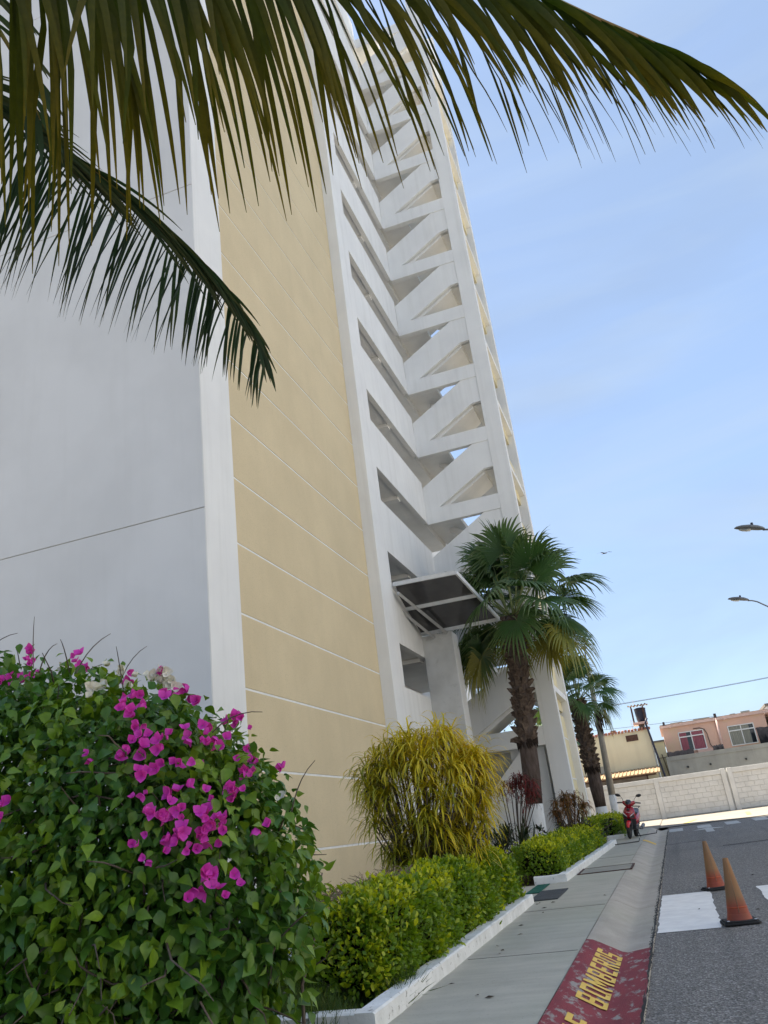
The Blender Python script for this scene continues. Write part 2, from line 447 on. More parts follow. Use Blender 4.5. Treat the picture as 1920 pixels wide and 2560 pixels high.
class MB:
    """collects boxes, tubes and prisms into one mesh"""

    def __init__(self):
        self.v, self.f, self.t, self.u = [], [], [], []

    def add(self, verts, faces, t=0.0, u=0.0):
        n = len(self.v)
        self.v += [tuple(p) for p in verts]
        self.f += [tuple(i + n for i in fc) for fc in faces]
        if np.isscalar(t):
            t = [t] * len(verts)
        self.t += list(t)
        self.u += [u] * len(verts)
        return self

    def box(self, x0, x1, y0, y1, z0, z1, slope=0.0):
        c = [(x, y, z + slope * y) for z in (z0, z1) for y in (y0, y1) for x in (x0, x1)]
        return self.add(c, [(0, 2, 3, 1), (4, 5, 7, 6), (0, 1, 5, 4), (2, 6, 7, 3), (0, 4, 6, 2), (1, 3, 7, 5)])

    def prism(self, poly, axis, a0, a1):
        """poly: 2-D points; axis 0: (y,z) along x, 1: (x,z) along y, 2: (x,y) along z"""
        n = len(poly)

        def pt(p, a):
            return (a, p[0], p[1]) if axis == 0 else (p[0], a, p[1]) if axis == 1 else (p[0], p[1], a)
        v = [pt(p, a0) for p in poly] + [pt(p, a1) for p in poly]
        f = [tuple(range(n))[::-1], tuple(range(n, 2 * n))]
        f += [(i, (i + 1) % n, n + (i + 1) % n, n + i) for i in range(n)]
        return self.add(v, f)

    def tube(self, pts, r, n=8, cap=True, t=None):
        pts = [Vector(p) for p in pts]
        m = len(pts)
        rs = [r] * m if np.isscalar(r) else list(r)
        V, F = [], []
        up = None
        for i, p in enumerate(pts):
            d = (pts[min(i + 1, m - 1)] - pts[max(i - 1, 0)]).normalized()
            if up is None:
                up = Vector((0, 0, 1)) if abs(d.z) < 0.9 else Vector((1, 0, 0))
            a = d.cross(up).normalized()
            b = a.cross(d).normalized()
            up = b
            for k in range(n):
                q = 2 * PI * k / n
                V.append(p + (a * math.cos(q) + b * math.sin(q)) * rs[i])
        for i in range(m - 1):
            for k in range(n):
                F.append((i * n + k, i * n + (k + 1) % n, (i + 1) * n + (k + 1) % n, (i + 1) * n + k))
        if cap:
            F.append(tuple(range(n))[::-1])
            F.append(tuple(range((m - 1) * n, m * n)))
        return self.add(V, F)

    def lathe(self, prof, c=(0, 0, 0), n=24):
        """prof: (r, z) from bottom to top about the vertical through c; t runs 0..1 with height"""
        V, T, F = [], [], []
        z0, z1 = prof[0][1], prof[-1][1]
        for r, z in prof:
            for k in range(n):
                q = 2 * PI * k / n
                V.append((c[0] + r * math.cos(q), c[1] + r * math.sin(q), c[2] + z))
                T.append((z - z0) / (z1 - z0 + 1e-9))
        m = len(prof)
        for i in range(m - 1):
            for k in range(n):
                F.append((i * n + k, i * n + (k + 1) % n, (i + 1) * n + (k + 1) % n, (i + 1) * n + k))
        F.append(tuple(range(n))[::-1])
        F.append(tuple(range((m - 1) * n, m * n)))
        return self.add(V, F, T)

    def loft(self, rings, cap=True):
        n = len(rings[0])
        V = [p for r in rings for p in r]
        F = []
        for i in range(len(rings) - 1):
            for k in range(n):
                F.append((i * n + k, i * n + (k + 1) % n, (i + 1) * n + (k + 1) % n, (i + 1) * n + k))
        if cap:
            F.append(tuple(range(n))[::-1])
            F.append(tuple(range((len(rings) - 1) * n, len(rings) * n)))
        return self.add(V, F)

    def xform(self, Mx):
        self.v = [tuple(Mx @ Vector(p)) for p in self.v]
        return self

    def build(self, name, mat, parent=None, smooth=False, bevel=0.0, attrs=False, angle=None):
        me = bpy.data.meshes.new(name)
        me.from_pydata(self.v, [], self.f)
        if attrs:
            a = me.attributes.new('t', 'FLOAT', 'POINT')
            a.data.foreach_set('value', np.array(self.t, np.float32))
        me.validate()
        me.update()
        o = link(name, me, mat, parent, smooth)
        if smooth and angle:
            me.set_sharp_from_angle(angle=math.radians(angle))
        if bevel > 0:
            bv = o.modifiers.new('bevel', 'BEVEL')
            bv.width = bevel
            bv.segments = 2
            bv.limit_method = 'ANGLE'
        return o


def npmesh(name, V, F, mat, parent=None, t=None, v=None, smooth=True, kind=None):
    """big mesh from arrays; F is (n,3) or (n,4)"""
    me = bpy.data.meshes.new(name)
    V = np.asarray(V, np.float32)
    F = np.asarray(F, np.int32)
    k = F.shape[1]
    me.vertices.add(len(V))
    me.vertices.foreach_set('co', V.ravel())
    me.loops.add(F.size)
    me.loops.foreach_set('vertex_index', F.ravel())
    me.polygons.add(len(F))
    me.polygons.foreach_set('loop_start', np.arange(0, F.size, k, dtype=np.int32))
    me.polygons.foreach_set('loop_total', np.full(len(F), k, np.int32))
    if smooth:
        me.polygons.foreach_set('use_smooth', np.ones(len(F), bool))
    for nm, arr in (('t', t), ('v', v)):
        if arr is not None:
            a = me.attributes.new(nm, 'FLOAT', 'POINT')
            a.data.foreach_set('value', np.asarray(arr, np.float32))
    me.update(calc_edges=True)
    o = link(name, me, mat, parent)
    if kind:
        o['kind'] = kind
    return o


def norm(a):
    return a / (np.linalg.norm(a, axis=-1, keepdims=True) + 1e-9)


def frames(d, up):
    """rotation matrices (N,3,3) with columns side, along(d), normal near 'up'"""
    d = norm(d)
    s = norm(np.cross(d, up))
    n = np.cross(s, d)
    return np.stack([s, d, n], axis=-1)


def scatter(tv, tf, tt, pos, rot, size):
    """template verts tv (n,3), faces tf, t-values tt, placed N times -> V,F,t"""
    N = len(pos)
    n = len(tv)
    sz = np.asarray(size)
    if sz.ndim == 1:
        sz = sz[:, None]
    P = np.einsum('nij,nkj->nki', rot, tv[None] * (sz[:, None, :] if sz.shape[1] == 3 else sz[:, :, None]))
    P = P + pos[:, None, :]
    F = tf[None] + (np.arange(N) * n)[:, None, None]
    return P.reshape(-1, 3), F.reshape(-1, tf.shape[1]), np.tile(tt, N)


def leaf_template(rows, fold=0.25, curve=-0.15):
    """rows: half-widths from base to tip along +y (0..1). x side, y along, z normal; quads"""
    m = len(rows)
    V, T = [], []
    for i, w in enumerate(rows):
        y = i / (m - 1)
        z = curve * y * y
        V += [(-w, y, z + fold * w), (0, y, z), (w, y, z + fold * w)]
        T += [y] * 3
    F = []
    for i in range(m - 1):
        a = i * 3
        F += [(a, a + 1, a + 4, a + 3), (a + 1, a + 2, a + 5, a + 4)]
    return np.array(V), np.array(F), np.array(T)


def leaf_parts(name, N, tmpl, pos, rot, size, vv, mat, parent, shared=6):
    """N separate leaves, objects sharing a few meshes"""
    tv, tf, tt = tmpl
    meshes = []
    for k in range(shared):
        me = bpy.data.meshes.new(name)
        jit = tv * np.array([1 + 0.12 * math.sin(k * 2.1), 1.0, 1 + 0.5 * math.cos(k * 1.7)])
        jit = jit + np.stack([0.05 * np.sin(3 * tv[:, 1] + k), 0 * tv[:, 1], 0 * tv[:, 1]], -1) * tv[:, 1:2]
        me.from_pydata([tuple(p) for p in jit], [], [tuple(int(q) for q in f) for f in tf])
        for nm, arr in (('t', tt), ('v', np.full(len(tt), (k + 0.5) / shared))):
            a = me.attributes.new(nm, 'FLOAT', 'POINT')
            a.data.foreach_set('value', np.asarray(arr, np.float32))
        me.polygons.foreach_set('use_smooth', [True] * len(me.polygons))
        me.materials.append(mat)
        me.update()
        meshes.append(me)
    inv = world_of(parent).inverted()
    for i in range(N):
        k = min(shared - 1, int(vv[i] * shared))
        o = bpy.data.objects.new(name, meshes[k])
        COL.objects.link(o)
        o.parent = parent
        o.matrix_parent_inverse = inv
        r = rot[i]
        s = size[i] if np.isscalar(size[i]) or np.ndim(size[i]) == 0 else size[i]
        sx, sy, sz = (s, s, s) if np.ndim(s) == 0 else s
        o.matrix_basis = Matrix(((r[0, 0] * sx, r[0, 1] * sy, r[0, 2] * sz, pos[i, 0]),
                                 (r[1, 0] * sx, r[1, 1] * sy, r[1, 2] * sz, pos[i, 1]),
                                 (r[2, 0] * sx, r[2, 1] * sy, r[2, 2] * sz, pos[i, 2]),
                                 (0, 0, 0, 1)))


def split_leaves(name_part, name_stuff, tmpl, pos, rot, size, vv, mat, parent, n_parts=300, score=None):
    """the n_parts leaves with the best score become parts of their own, the rest one 'stuff' part"""
    tv, tf, tt = tmpl
    if score is None:
        score = -np.linalg.norm(pos - np.array([0, 0, 1.45]), axis=1)
    order = np.argsort(-score)
    a, b = order[:n_parts], order[n_parts:]
    if n_parts:
        leaf_parts(name_part, len(a), tmpl, pos[a], rot[a], size[a], vv[a], mat, parent)
    V, F, T = scatter(tv, tf, tt, pos[b], rot[b], size[b])
    npmesh(name_stuff, V, F, mat, parent, T, np.repeat(vv[b], len(tv)), kind='stuff')


# ------------------------------------------------------------------ ground, road, pavement
def sheet(name, x0, x1, y0, y1, h, mat, ny=2, kind='structure', parent=None, jag=0.0):
    """a flat strip lying on the climbing ground, h above it"""
    V, F = [], []
    for i in range(ny):
        y = y0 + (y1 - y0) * i / (ny - 1)
        j = jag * (math.sin(y * 7.3) * 0.5 + math.sin(y * 23.1) * 0.3 + math.sin(y * 51.7 + 1) * 0.25 + random.uniform(-.4, .4))
        V += [(x0 + j, y, gz(y) + h), (x1, y, gz(y) + h)]
    for i in range(ny - 1):
        a = i * 2
        F.append((a, a + 1, a + 3, a + 2))
    m = MB()
    m.add(V, F)
    o = m.build(name, mat, parent)
    if kind:
        o['kind'] = kind
    return o


sheet('ground', -260, 260, -120, 420, -0.06, MT['ground'])
sheet('road', -0.565, 13.5, -14, 34.9, 0.012, MT['asphalt'], 420, jag=0.014)
sheet('far_pavement', -2.2, 40, 34.9, 44.4, 0.035, MT['apron'])
sheet('side_road', 13.5, 40, 28.0, 34.9, 0.008, MT['asphalt'])
sheet('sidewalk', -2.30, -1.172, -8, 33.4, 0.15, MT['walk'])
sheet('sidewalk', -3.4, -0.9, 33.4, 44.4, 0.06, MT['apron'])
sheet('entrance_path', -6.25, -2.30, 12.86, 15.62, 0.146, MT['walk'])
sheet('planting_bed', -9.5, -2.30, 5.95, 12.86, 0.13, MT['soil'])
sheet('planting_bed', -9.5, -2.30, -8, 5.95, 0.12, MT['soil'])
sheet('planting_bed', -6.25, -1.86, 15.62, 33.0, 0.13, MT['soil'])
# thin dark joints across the pavement: slab joints are real gaps between slabs in the near part
jm = MB()
for y in (8.62, 11.9, 20.3, 25.6):
    jm.box(-2.25, -1.19, y, y + 0.008, 0.1505, 0.1545, S)
o = jm.build('slab_joint', MT['joint'])
o['kind'] = 'structure'

# kerb and gutter: one poured profile along the road
PROF = [(-0.545, -0.03), (-0.548, 0.034), (-0.70, 0.014), (-0.79, 0.002), (-0.845, 0.012), (-0.92, 0.052),
        (-1.04, 0.115), (-1.10, 0.142), (-1.165, 0.152), (-1.168, 0.05)]


def kerb_strip(name, y0, y1, mat, lift=0.0, prof=PROF, parent=None, wob=0.0, ny=None):
    ny = ny or max(2, int((y1 - y0) * 3))
    V, F = [], []
    n = len(prof)
    for i in range(ny + 1):
        y = y0 + (y1 - y0) * i / ny
        for k, (x, h) in enumerate(prof):
            w = wob * (math.sin(y * 1.9 + k) + 0.6 * math.sin(y * 5.3 + 2 * k))
            V.append((x + w * 0.5, y + (wob * 3 * math.sin(k * 2.3) if i in (0, ny) and wob else 0), gz(y) + h + lift + w * 0.25))
    for i in range(ny):
        for k in range(n - 1):
            a = i * n + k
            F.append((a, a + 1, a + n + 1, a + n))
    m = MB()
    m.add(V, F)
    return m.build(name, mat, parent, smooth=True, angle=50)


kerb = None
yk = -8.0
for y1 in (9.22, 12.35, 15.5, 18.6, 21.7, 24.8, 27.9, 31.0, 33.3):
    k = kerb_strip('kerb_stone', yk, y1 - 0.012, MT['kerb'], 0.0, wob=0.006)
    if kerb is None:
        kerb = k
        k.name = 'kerb'
        k['kind'] = 'structure'
    else:
        k.parent = kerb
        k['kind'] = 'part'
        del k['kind']
    yk = y1
# the red fire-brigade stretch with its yellow letters
red_prof = [(-0.556, 0.036), (-0.70, 0.018), (-0.79, 0.006), (-0.845, 0.016), (-0.92, 0.056), (-1.04, 0.119), (-1.10, 0.146), (-1.160, 0.156)]
red = kerb_strip('red_kerb_paint', 2.0, 9.18, MT['redpaint'], 0.002, red_prof, kerb, wob=0.006)
red['label'] = 'worn red paint on the kerb under yellow letters'
yb = kerb_strip('yellow_kerb_paint', 25.2, 25.75, MT['yellowpaint'], 0.004, red_prof[3:], kerb)

GLYPH = {
    'B': [(0, 0, .30, 1), (.30, .84, .92, 1), (.30, .42, .92, .58), (.30, 0, .92, .16), (.70, .58, .98, .84), (.70, .16, 1, .42)],
    'O': [(0, 0, .30, 1), (.72, 0, 1, 1), (.30, .82, .72, 1), (.30, 0, .72, .18)],
    'M': [(0, 0, .22, 1), (.78, 0, 1, 1), [(.22, 1), (.22, .62), (.5, .22), (.5, .6)], [(.78, 1), (.5, .6), (.5, .22), (.78, .62)]],
    'E': [(0, 0, .34, 1), (.34, .82, 1, 1), (.34, .42, .86, .6), (.34, 0, 1, .18)],
    'R': [(0, 0, .30, 1), (.30, .84, .94, 1), (.30, .44, .94, .6), (.70, .6, 1, .84), [(.42, .44), (.66, 0), (1, 0), (.78, .44)]],
    'S': [(0, .80, 1, 1), (0, .56, .32, .80), (0, .40, 1, .56), (.68, .2, 1, .40), (0, 0, 1, .2)],
    'D': [(0, 0, .30, 1), (.30, .82, .9, 1), (.30, 0, .9, .18), (.70, .18, 1, .82)],
}


def letter(ch, y, w):
    """y: where the letter starts along the kerb; its top points up the slope towards the sidewalk"""
    m = MB()
    xa, ha = -0.822, 0.006
    xb, hb = -1.030, 0.110
    n = Vector((hb - ha, 0, xa - xb)).normalized() * 0.009
    for g in GLYPH[ch]:
        if isinstance(g, tuple):
            u0, v0, u1, v1 = g
            g = [(u0, v0), (u1, v0), (u1, v1), (u0, v1)]
        top = []
        for (u, v) in g:
            yy = y + u * w
            # follow the kerb's own curve
            x = xa + (xb - xa) * v
            h = np.interp(-x, [-p[0] for p in PROF[:9]], [p[1] for p in PROF[:9]])
            top.append((x, yy, gz(yy) + h + 0.011))
        # cut into bands up the slope so the paint follows the curve
        m.add(top, [tuple(range(len(top)))])
    # subdivide each quad up the slope
    V, F = [], []
    for f in m.f:
        q = [Vector(m.v[i]) for i in f]
        for s in range(5):
            a, b = s / 5, (s + 1) / 5
            pts = [q[0].lerp(q[3], a), q[1].lerp(q[2], a), q[1].lerp(q[2], b), q[0].lerp(q[3], b)] if len(q) == 4 else q
            base = len(V)
            for p in pts:
                h = float(np.interp(-p.x, [-c[0] for c in PROF[:9]], [c[1] for c in PROF[:9]]))
                V.append((p.x, p.y, gz(p.y) + h + 0.011))
            F.append(tuple(range(base, base + len(pts))))
    m2 = MB()
    m2.add(V, F)
    o = m2.build('painted_letter', MT['yellowpaint'], kerb)
    return o


for ch, y, w in (('D', 5.93, .22), ('E', 6.22, .20),
                 ('B', 6.87, .22), ('O', 7.16, .21), ('M', 7.44, .25), ('B', 7.75, .20), ('E', 8.01, .18), ('R', 8.24, .18), ('O', 8.47, .17), ('S', 8.69, .18)):
    letter(ch, y, w)


# road markings
def marking(x0, x1, y0, y1, mat, name='crosswalk_bar', h=0.017):
    ny = 24
    V, F = [], []
    for i in range(ny + 1):
        y = y0 + (y1 - y0) * i / ny
        e = 0.012
        V += [(x0 + random.uniform(-e, e), y, gz(y) + h), (x1 + random.uniform(-e, e), y, gz(y) + h)]
    for i in range(ny):
        a = i * 2
        F.append((a, a + 1, a + 3, a + 2))
    m = MB()
    m.add(V, F)
    o = m.build(name, mat)
    o['kind'] = 'structure'
    return o


for i in range(6):
    marking(-0.525 + 1.28 * i, 0.135 + 1.28 * i, 10.12 + 0.02 * i, 13.42, MT['roadpaint'])
for i in range(9):
    marking(-0.52 + 0.95 * i, -0.06 + 0.95 * i, 31.2 + 0.25 * min(i, 3), 33.2 + 0.25 * min(i, 3), MT['worn_paint'])
ar = MB()
ar.add([(x, y, gz(y) + 0.017) for x, y in ((0.62, 28.6), (0.86, 28.6), (0.86, 30.3), (1.25, 30.3), (0.74, 31.4), (0.23, 30.3), (0.62, 30.3))], [(0, 1, 2, 3, 4, 5, 6)])
ar.build('road_arrow', MT['worn_paint'])['kind'] = 'structure'
for (x, y, a) in ((0.25, 37.2, 0.5), (2.6, 38.6, 0.15)):
    m = MB()
    m.add([(x + math.sin(a) * q + p, y + math.cos(a) * q * 3, gz(y + math.cos(a) * q * 3) + 0.045) for p, q in ((-.09, -.5), (.09, -.5), (.09, .5), (-.09, .5))], [(0, 1, 2, 3)])
    m.build('yellow_road_mark', MT['yellowpaint'])['kind'] = 'structure'
# tar-filled crack lines in the far asphalt
cr = MB()
for (x0, y0, x1, y1, w) in ((-0.5, 24.7, 0.42, 24.95, .07), (0.75, 22.0, 6.0, 23.0, .10), (-0.54, 12.0, -0.54, 12.0, .0)):
    if w == 0:
        continue
    N = 16
    V, F = [], []
    for i in range(N + 1):
        x = x0 + (x1 - x0) * i / N
        y = y0 + (y1 - y0) * i / N + random.uniform(-.06, .06)
        ww = w * random.uniform(.5, 1.2)
        V += [(x, y - ww, gz(y - ww) + .0165), (x, y + ww, gz(y + ww) + .0165)]
    F = [(2 * i, 2 * i + 2, 2 * i + 3, 2 * i + 1) for i in range(N)]
    cr.add(V, F)
cr.build('tar_line', MT['rubber'])['kind'] = 'structure'


# white planter kerbs
def planter_kerb(pts, w=0.15, h0=0.05, h1=0.275):
    m = MB()
    for (xa, ya), (xb, yb) in zip(pts[:-1], pts[1:]):
        d = Vector((xb - xa, yb - ya, 0)).normalized()
        s = Vector((-d.y, d.x, 0)) * w
        n = max(2, int(math.hypot(xb - xa, yb - ya) * 4))
        V = []
        for i in range(n + 1):
            x, y = xa + (xb - xa) * i / n, ya + (yb - ya) * i / n
            j = random.uniform(-.006, .006)
            q = [(x + j, y), (x + s.x + j, y + s.y)]
            V += [(q[0][0], q[0][1], gz(y) + h0), (q[0][0], q[0][1], gz(y) + h1 - .012 + j), (q[0][0] + s.x * .1, q[0][1] + s.y * .1, gz(y) + h1 + j), (q[1][0], q[1][1], gz(y) + h1 + j), (q[1][0], q[1][1], gz(y) + h0)]
        F = []
        for i in range(n):
            for k in range(4):
                a = i * 5 + k
                F.append((a, a + 1, a + 6, a + 5))
        F += [(0, 1, 2, 3, 4)[::-1], tuple(n * 5 + k for k in range(5))]
        m.add(V, F)
    o = m.build('planter_kerb', MT['kerbpaint'])
    return o


for k, pts in enumerate(([(-2.285, 6.05), (-2.26, 12.84)], [(-3.6, 6.05), (-2.436, 6.05)], [(-2.12, 15.66), (-1.87, 25.2)], [(-2.7, 15.66), (-2.272, 15.66)], [(-2.6, 28.0), (-1.80, 28.05)])):
    o = planter_kerb(pts)
    o['kind'] = 'structure'

# things lying on the pavement
cl = MB()
V, F = [], []
for i in range(300):
    y = 5.0 + 28.4 * i / 299
    w = random.uniform(.004, .016)
    x = -.556 + random.uniform(-.006, .006)
    V += [(x - w, y, gz(y) + .0385), (x + w, y, gz(y) + .0385)]
F = [(2 * i, 2 * i + 1, 2 * i + 3, 2 * i + 2) for i in range(299)]
cl.add(V, F)
cl.build('gutter_crack', MT['rubber'])['kind'] = 'structure'
t = empty('drain_cover', (-1.56, 17.25, gz(17.25) + .15), 'rectangular concrete lid set into the sidewalk beside the second hedge', 'drain cover')
m = MB()
m.box(-2.02, -1.10, 16.72, 17.78, .1505, .162, S)
m.build('lid', MT['grate'], t, bevel=.006)
m = MB()
for (a, b, c, d) in ((-2.06, -2.022, 16.68, 17.82), (-1.098, -1.06, 16.68, 17.82), (-2.022, -1.098, 16.68, 16.716), (-2.022, -1.098, 17.784, 17.82)):
    m.box(a, b, c, d, .1505, .166, S)
m.build('frame', MT['rust'], t)
m = MB()
m.box(-2.38, -1.95, 13.05, 14.36, .1505, .166, S)
tag(m.build('door_mat', MT['mat'], bevel=.005), 'dark grey mat on the pavement at the gap between the hedges', 'mat')
m = MB()
m.box(-2.62, -2.40, 14.2, 15.5, .1505, .164, S)
tag(m.build('door_mat', MT['greenmat'], bevel=.005), 'green mat beyond the grey one at the gap between the hedges', 'mat')
for (x0, y0, x1, y1, lab) in ((-2.05, 24.6, -1.25, 24.9, 'dark metal rod lying across the pavement in front of the scooter'),
                              (-1.45, 28.0, -0.85, 28.45, 'dark metal rod lying on the pavement behind the scooter stand')):
    m = MB()
    m.tube([(x0, y0, gz(y0) + .172), ((x0 + x1) / 2, (y0 + y1) / 2, gz(y0) + .176), (x1, y1, gz(y1) + .172), (x1 + .03, y1 + .02, gz(y1) + .25)], .014, 6)
    tag(m.build('metal_rod', MT['black'], smooth=True), lab, 'rod')
# dry leaves on the pavement
V, F = [], []
for i in range(30):
    y = 5.8 + 12 * random.random() ** 1.5
    x = random.choice([random.uniform(-2.2, -1.2), random.uniform(-2.25, -1.95), random.uniform(-.6, 3)])
    h = .154 if x < -1.17 else .016
    a = random.uniform(0, 6.3)
    L, w = random.uniform(.018, .045), random.uniform(.008, .018)
    c, s = math.cos(a), math.sin(a)
    b = len(V)
    for (p, q, z) in ((-L, 0, .004), (0, -w, .012), (L, 0, .003), (0, w, .002)):
        V.append((x + c * p - s * q, y + s * p + c * q, gz(y) + h + z))
    F.append((b, b + 1, b + 2, b + 3))
npmesh('leaf_litter', V, F, MT['litter'], kind='stuff')
# crumbled asphalt edge along the gutter
V, F = [], []
for i in range(2600):
    y = 5.6 + 26 * random.random() ** 1.6
    x = -.566 + random.gauss(0, .012)
    r = random.uniform(.002, .0065)
    z = gz(y) + .030
    b = len(V)
    V += [(x - r, y, z), (x, y - r * 1.4, z), (x + r, y, z), (x, y + r * 1.4, z), (x, y, z + r * 1.3)]
    F += [(b, b + 1, b + 4), (b + 1, b + 2, b + 4), (b + 2, b + 3, b + 4), (b + 3, b, b + 4)]
npmesh('gutter_grit', V, F, MT['rubber'], smooth=False, kind='stuff')

# ------------------------------------------------------------------ the tower block
XF = -6.20          # front of the gallery wall and pilaster
XY = -6.53          # yellow wall
Y0 = 10.90          # near end wall
YF = 20.15          # near side of the gallery front
YS = 26.80          # near side of the stair tower
XS = -2.92          # street face of the stair tower
ROOF = 39.6
bld = empty('apartment_building', (-6.2, 10.9, 0.2), 'tall white and yellow apartment block with open galleries and a zigzag stair tower', 'building')


def bpart(name, x0, x1, y0, y1, z0, z1, mat, parent=bld, bevel=0.0, label=None):
    m = MB()
    m.box(x0, x1, y0, y1, z0, z1)
    o = m.build(name, mat, parent, bevel=bevel)
    if label:
        o['label'] = label
    return o


bpart('wall_core', -21, XY - 0.011, Y0 + 0.033, YF + 0.1, -0.2, ROOF, MT['trim'])
bpart('wall_core', -21, -8.6, YF + 0.1, 42.0, -0.2, ROOF, MT['soffit'])  # unseen rear mass, lengthened so its shadow covers the far road
bpart('wall_core', -8.599, -8.3, YF + 0.1, 33.6, -0.2, ROOF, MT['soffit'])
# end wall: three-storey panels with a thin recessed joint between them
zj = [-0.2, 6.885, 13.79, 20.69, 27.6, 34.5, ROOF]
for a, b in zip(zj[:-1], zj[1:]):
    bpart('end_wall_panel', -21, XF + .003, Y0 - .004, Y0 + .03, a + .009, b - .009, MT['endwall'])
bpart('end_wall_joint', -21, XF - .01, Y0 + .012, Y0 + .029, 0.2, ROOF - .1, MT['greywall'])
# corner pilaster
bpart('pilaster', XY - .05, XF, Y0 + .031, 12.0, -0.2, ROOF, MT['white'], bevel=.012)
# yellow wall: courses of panels between white recessed joints
zs = [0.1] + [6.865 + 1.34 * k for k in range(-4, 25)]
for a, b in zip(zs[:-1], zs[1:]):
    bpart('wall_panel', XY - .03, XY, 12.0, YF - .001, a + .021, b - .021, MT['yellow'], bevel=.004)
# gallery front
bpart('pilaster', XY - .02, XF, YF, 21.2, -0.2, ROOF, MT['white'], bevel=.012)
bpart('gallery_back_wall', -8.3, -8.18, 21.2, 33.5, -0.2, ROOF, MT['soffit'])
bpart('gallery_side_wall', -8.18, XY - .021, YF + .101, YF + .30, -0.2, ROOF, MT['soffit'])
FL = [4.29 + 2.71 * k for k in range(0, 13)]          # floor levels of the stair tower
for k in range(0, 13):
    f = FL[k]
    top = f + 1.09
    bot = f - .52
    if k == 0:
        bot, top = .1, 5.27
    bpart('parapet', XF - .18, XF - .012, 21.201, YS - .002, bot, top, MT['white'], bevel=.006)
    bpart('gallery_floor', -8.179, XF - .181, 21.201, YS + 3.4, f - .46, f, MT['soffit'])
    bpart('floor_beam', -8.178, XF - .19, 23.8, 24.1, f - .60, f - .461, MT['soffit'])
for k in range(0, 12):
    # a door and a small window in each gallery's back wall
    f = FL[k]
    bpart('gallery_door', -8.179, -8.15, 22.0, 22.9, f + .01, f + 2.05, MT['rust'])
    w = bpart('gallery_window', -8.179, -8.155, 24.5, 25.6, f + 1.1, f + 2.0, MT['glassdark'])

# stair tower: columns, beams, flights with solid fascias, landings
YB = 30.40          # far column's near side
bpart('stair_column', -3.51, XS, YS, YS + .34, -0.2, ROOF, MT['white'], bevel=.01)
bpart('stair_column', -3.51, XS, YB, YB + .34, -0.2, ROOF, MT['white'], bevel=.01)
bpart('stair_column', XF - .18, XF - .011, YB, YB + .34, -0.2, ROOF, MT['white'])


def poly_part(name, poly, y0, y1, mat):
    m = MB()
    m.prism(poly, 1, y0, y1)
    return m.build(name, mat, bld)


for k in range(0, 13):
    f = FL[k]
    # beams on both faces
    bpart('stair_beam', XF - .01, -3.511, YS + .004, YS + .22, f - .57, f, MT['white'])
    bpart('stair_beam', XF - .01, -3.511, YB + .05, YB + .28, f - .57, f, MT['white'])
    if k < 12:
        # near flight: rises from the gallery towards the street column
        fas = [(XF - .012, f + .002), (-5.70, f + .002), (-3.86, f + 1.07), (-3.513, f + 1.09), (-3.513, f + 2.138), (-4.12, f + 2.138), (-6.19, f + .90), (XF - .012, f + .88)]
        poly_part('stair_fascia', fas, YS + .03, YS + .17, MT['white'])
        poly_part('stair_flight', [(-5.75, f + .001), (-5.45, f + .001), (-3.86, f + .98), (-3.86, f + 1.30), (-4.05, f + 1.30)], YS + .221, YS + 1.62, MT['soffit'])
        poly_part('landing', [(-3.859, f + 1.10), (XS - .04, f + 1.10), (XS - .04, f + 1.30), (-3.859, f + 1.30)], YS + .345, YB - .001, MT['soffit'])
        # far flight: from the half landing back up to the next gallery
        poly_part('stair_flight', [(-3.861, f + 1.10), (-3.861, f + 1.30), (-5.80, f + 2.64), (-5.80, f + 2.36)], YS + 1.82, YB + .045, MT['soffit'])
        fas2 = [(-3.515, f + 1.12), (-3.9, f + 1.02), (-5.85, f + 2.2), (XF + .02, f + 2.13), (XF + .02, f + 2.69), (-5.2, f + 2.69), (-3.9, f + 2.05), (-3.515, f + 2.05)]
        poly_part('stair_fascia', fas2, YB + .29, YB + .335, MT['white'])
        # street side: yellow parapet and slim opening between the two columns
        bpart('stair_parapet', XS - .36, XS - .24, YS + .341, YB - .002, f + .72, f + 2.35, MT['pale_yellow'])
        bpart('stair_parapet_rib', XS - .239, XS - .225, YS + .342, YB - .003, f + 1.50, f + 1.54, MT['trim'])
    bpart('stair_floor', XF - .179, -5.22, YS + .222, YB + .045, f - .20, f - .006, MT['soffit'])
# ground storey under the stair
bpart('stair_base_wall', XF - .01, -3.511, YS + .55, YS + .70, -0.2, FL[0] - .571, MT['white'])
bpart('stair_base_wall', XS - .36, XS - .24, YS + .341, YB - .002, -0.2, FL[0] + .55, MT['pale_yellow'])
for z in (1.35, 2.69, 4.03):
    bpart('stair_parapet_rib', XS - .239, XS - .225, YS + .342, YB - .003, z, z + .04, MT['trim'])
bpart('stair_base_window', -5.7, -4.75, YS + .53, YS + .549, 2.3, FL[0] - .6, MT['greywall'])
poly_part('stair_fascia', [(XF - .012, .2), (-3.62, .2), (-3.62, 3.70), (-4.35, 3.70), (-5.9, 2.2), (XF - .012, 2.2)], YS + .36, YS + .50, MT['white'])

# entrance portal and canopy
bpart('portal_post', XF - .011, -5.28, 23.75, 24.42, -0.1, 7.12, MT['portal'], bevel=.008)
bpart('portal_face', -5.279, -5.262, 23.748, 24.421, -0.1, 7.12, MT['white'])
bpart('portal_beam', -8.17, XF - .182, 23.76, 24.40, 6.51, 7.08, MT['portal'])
bpart('entrance_wall', -8.17, -8.0, 21.3, 29.9, .2, 3.9, MT['white'])


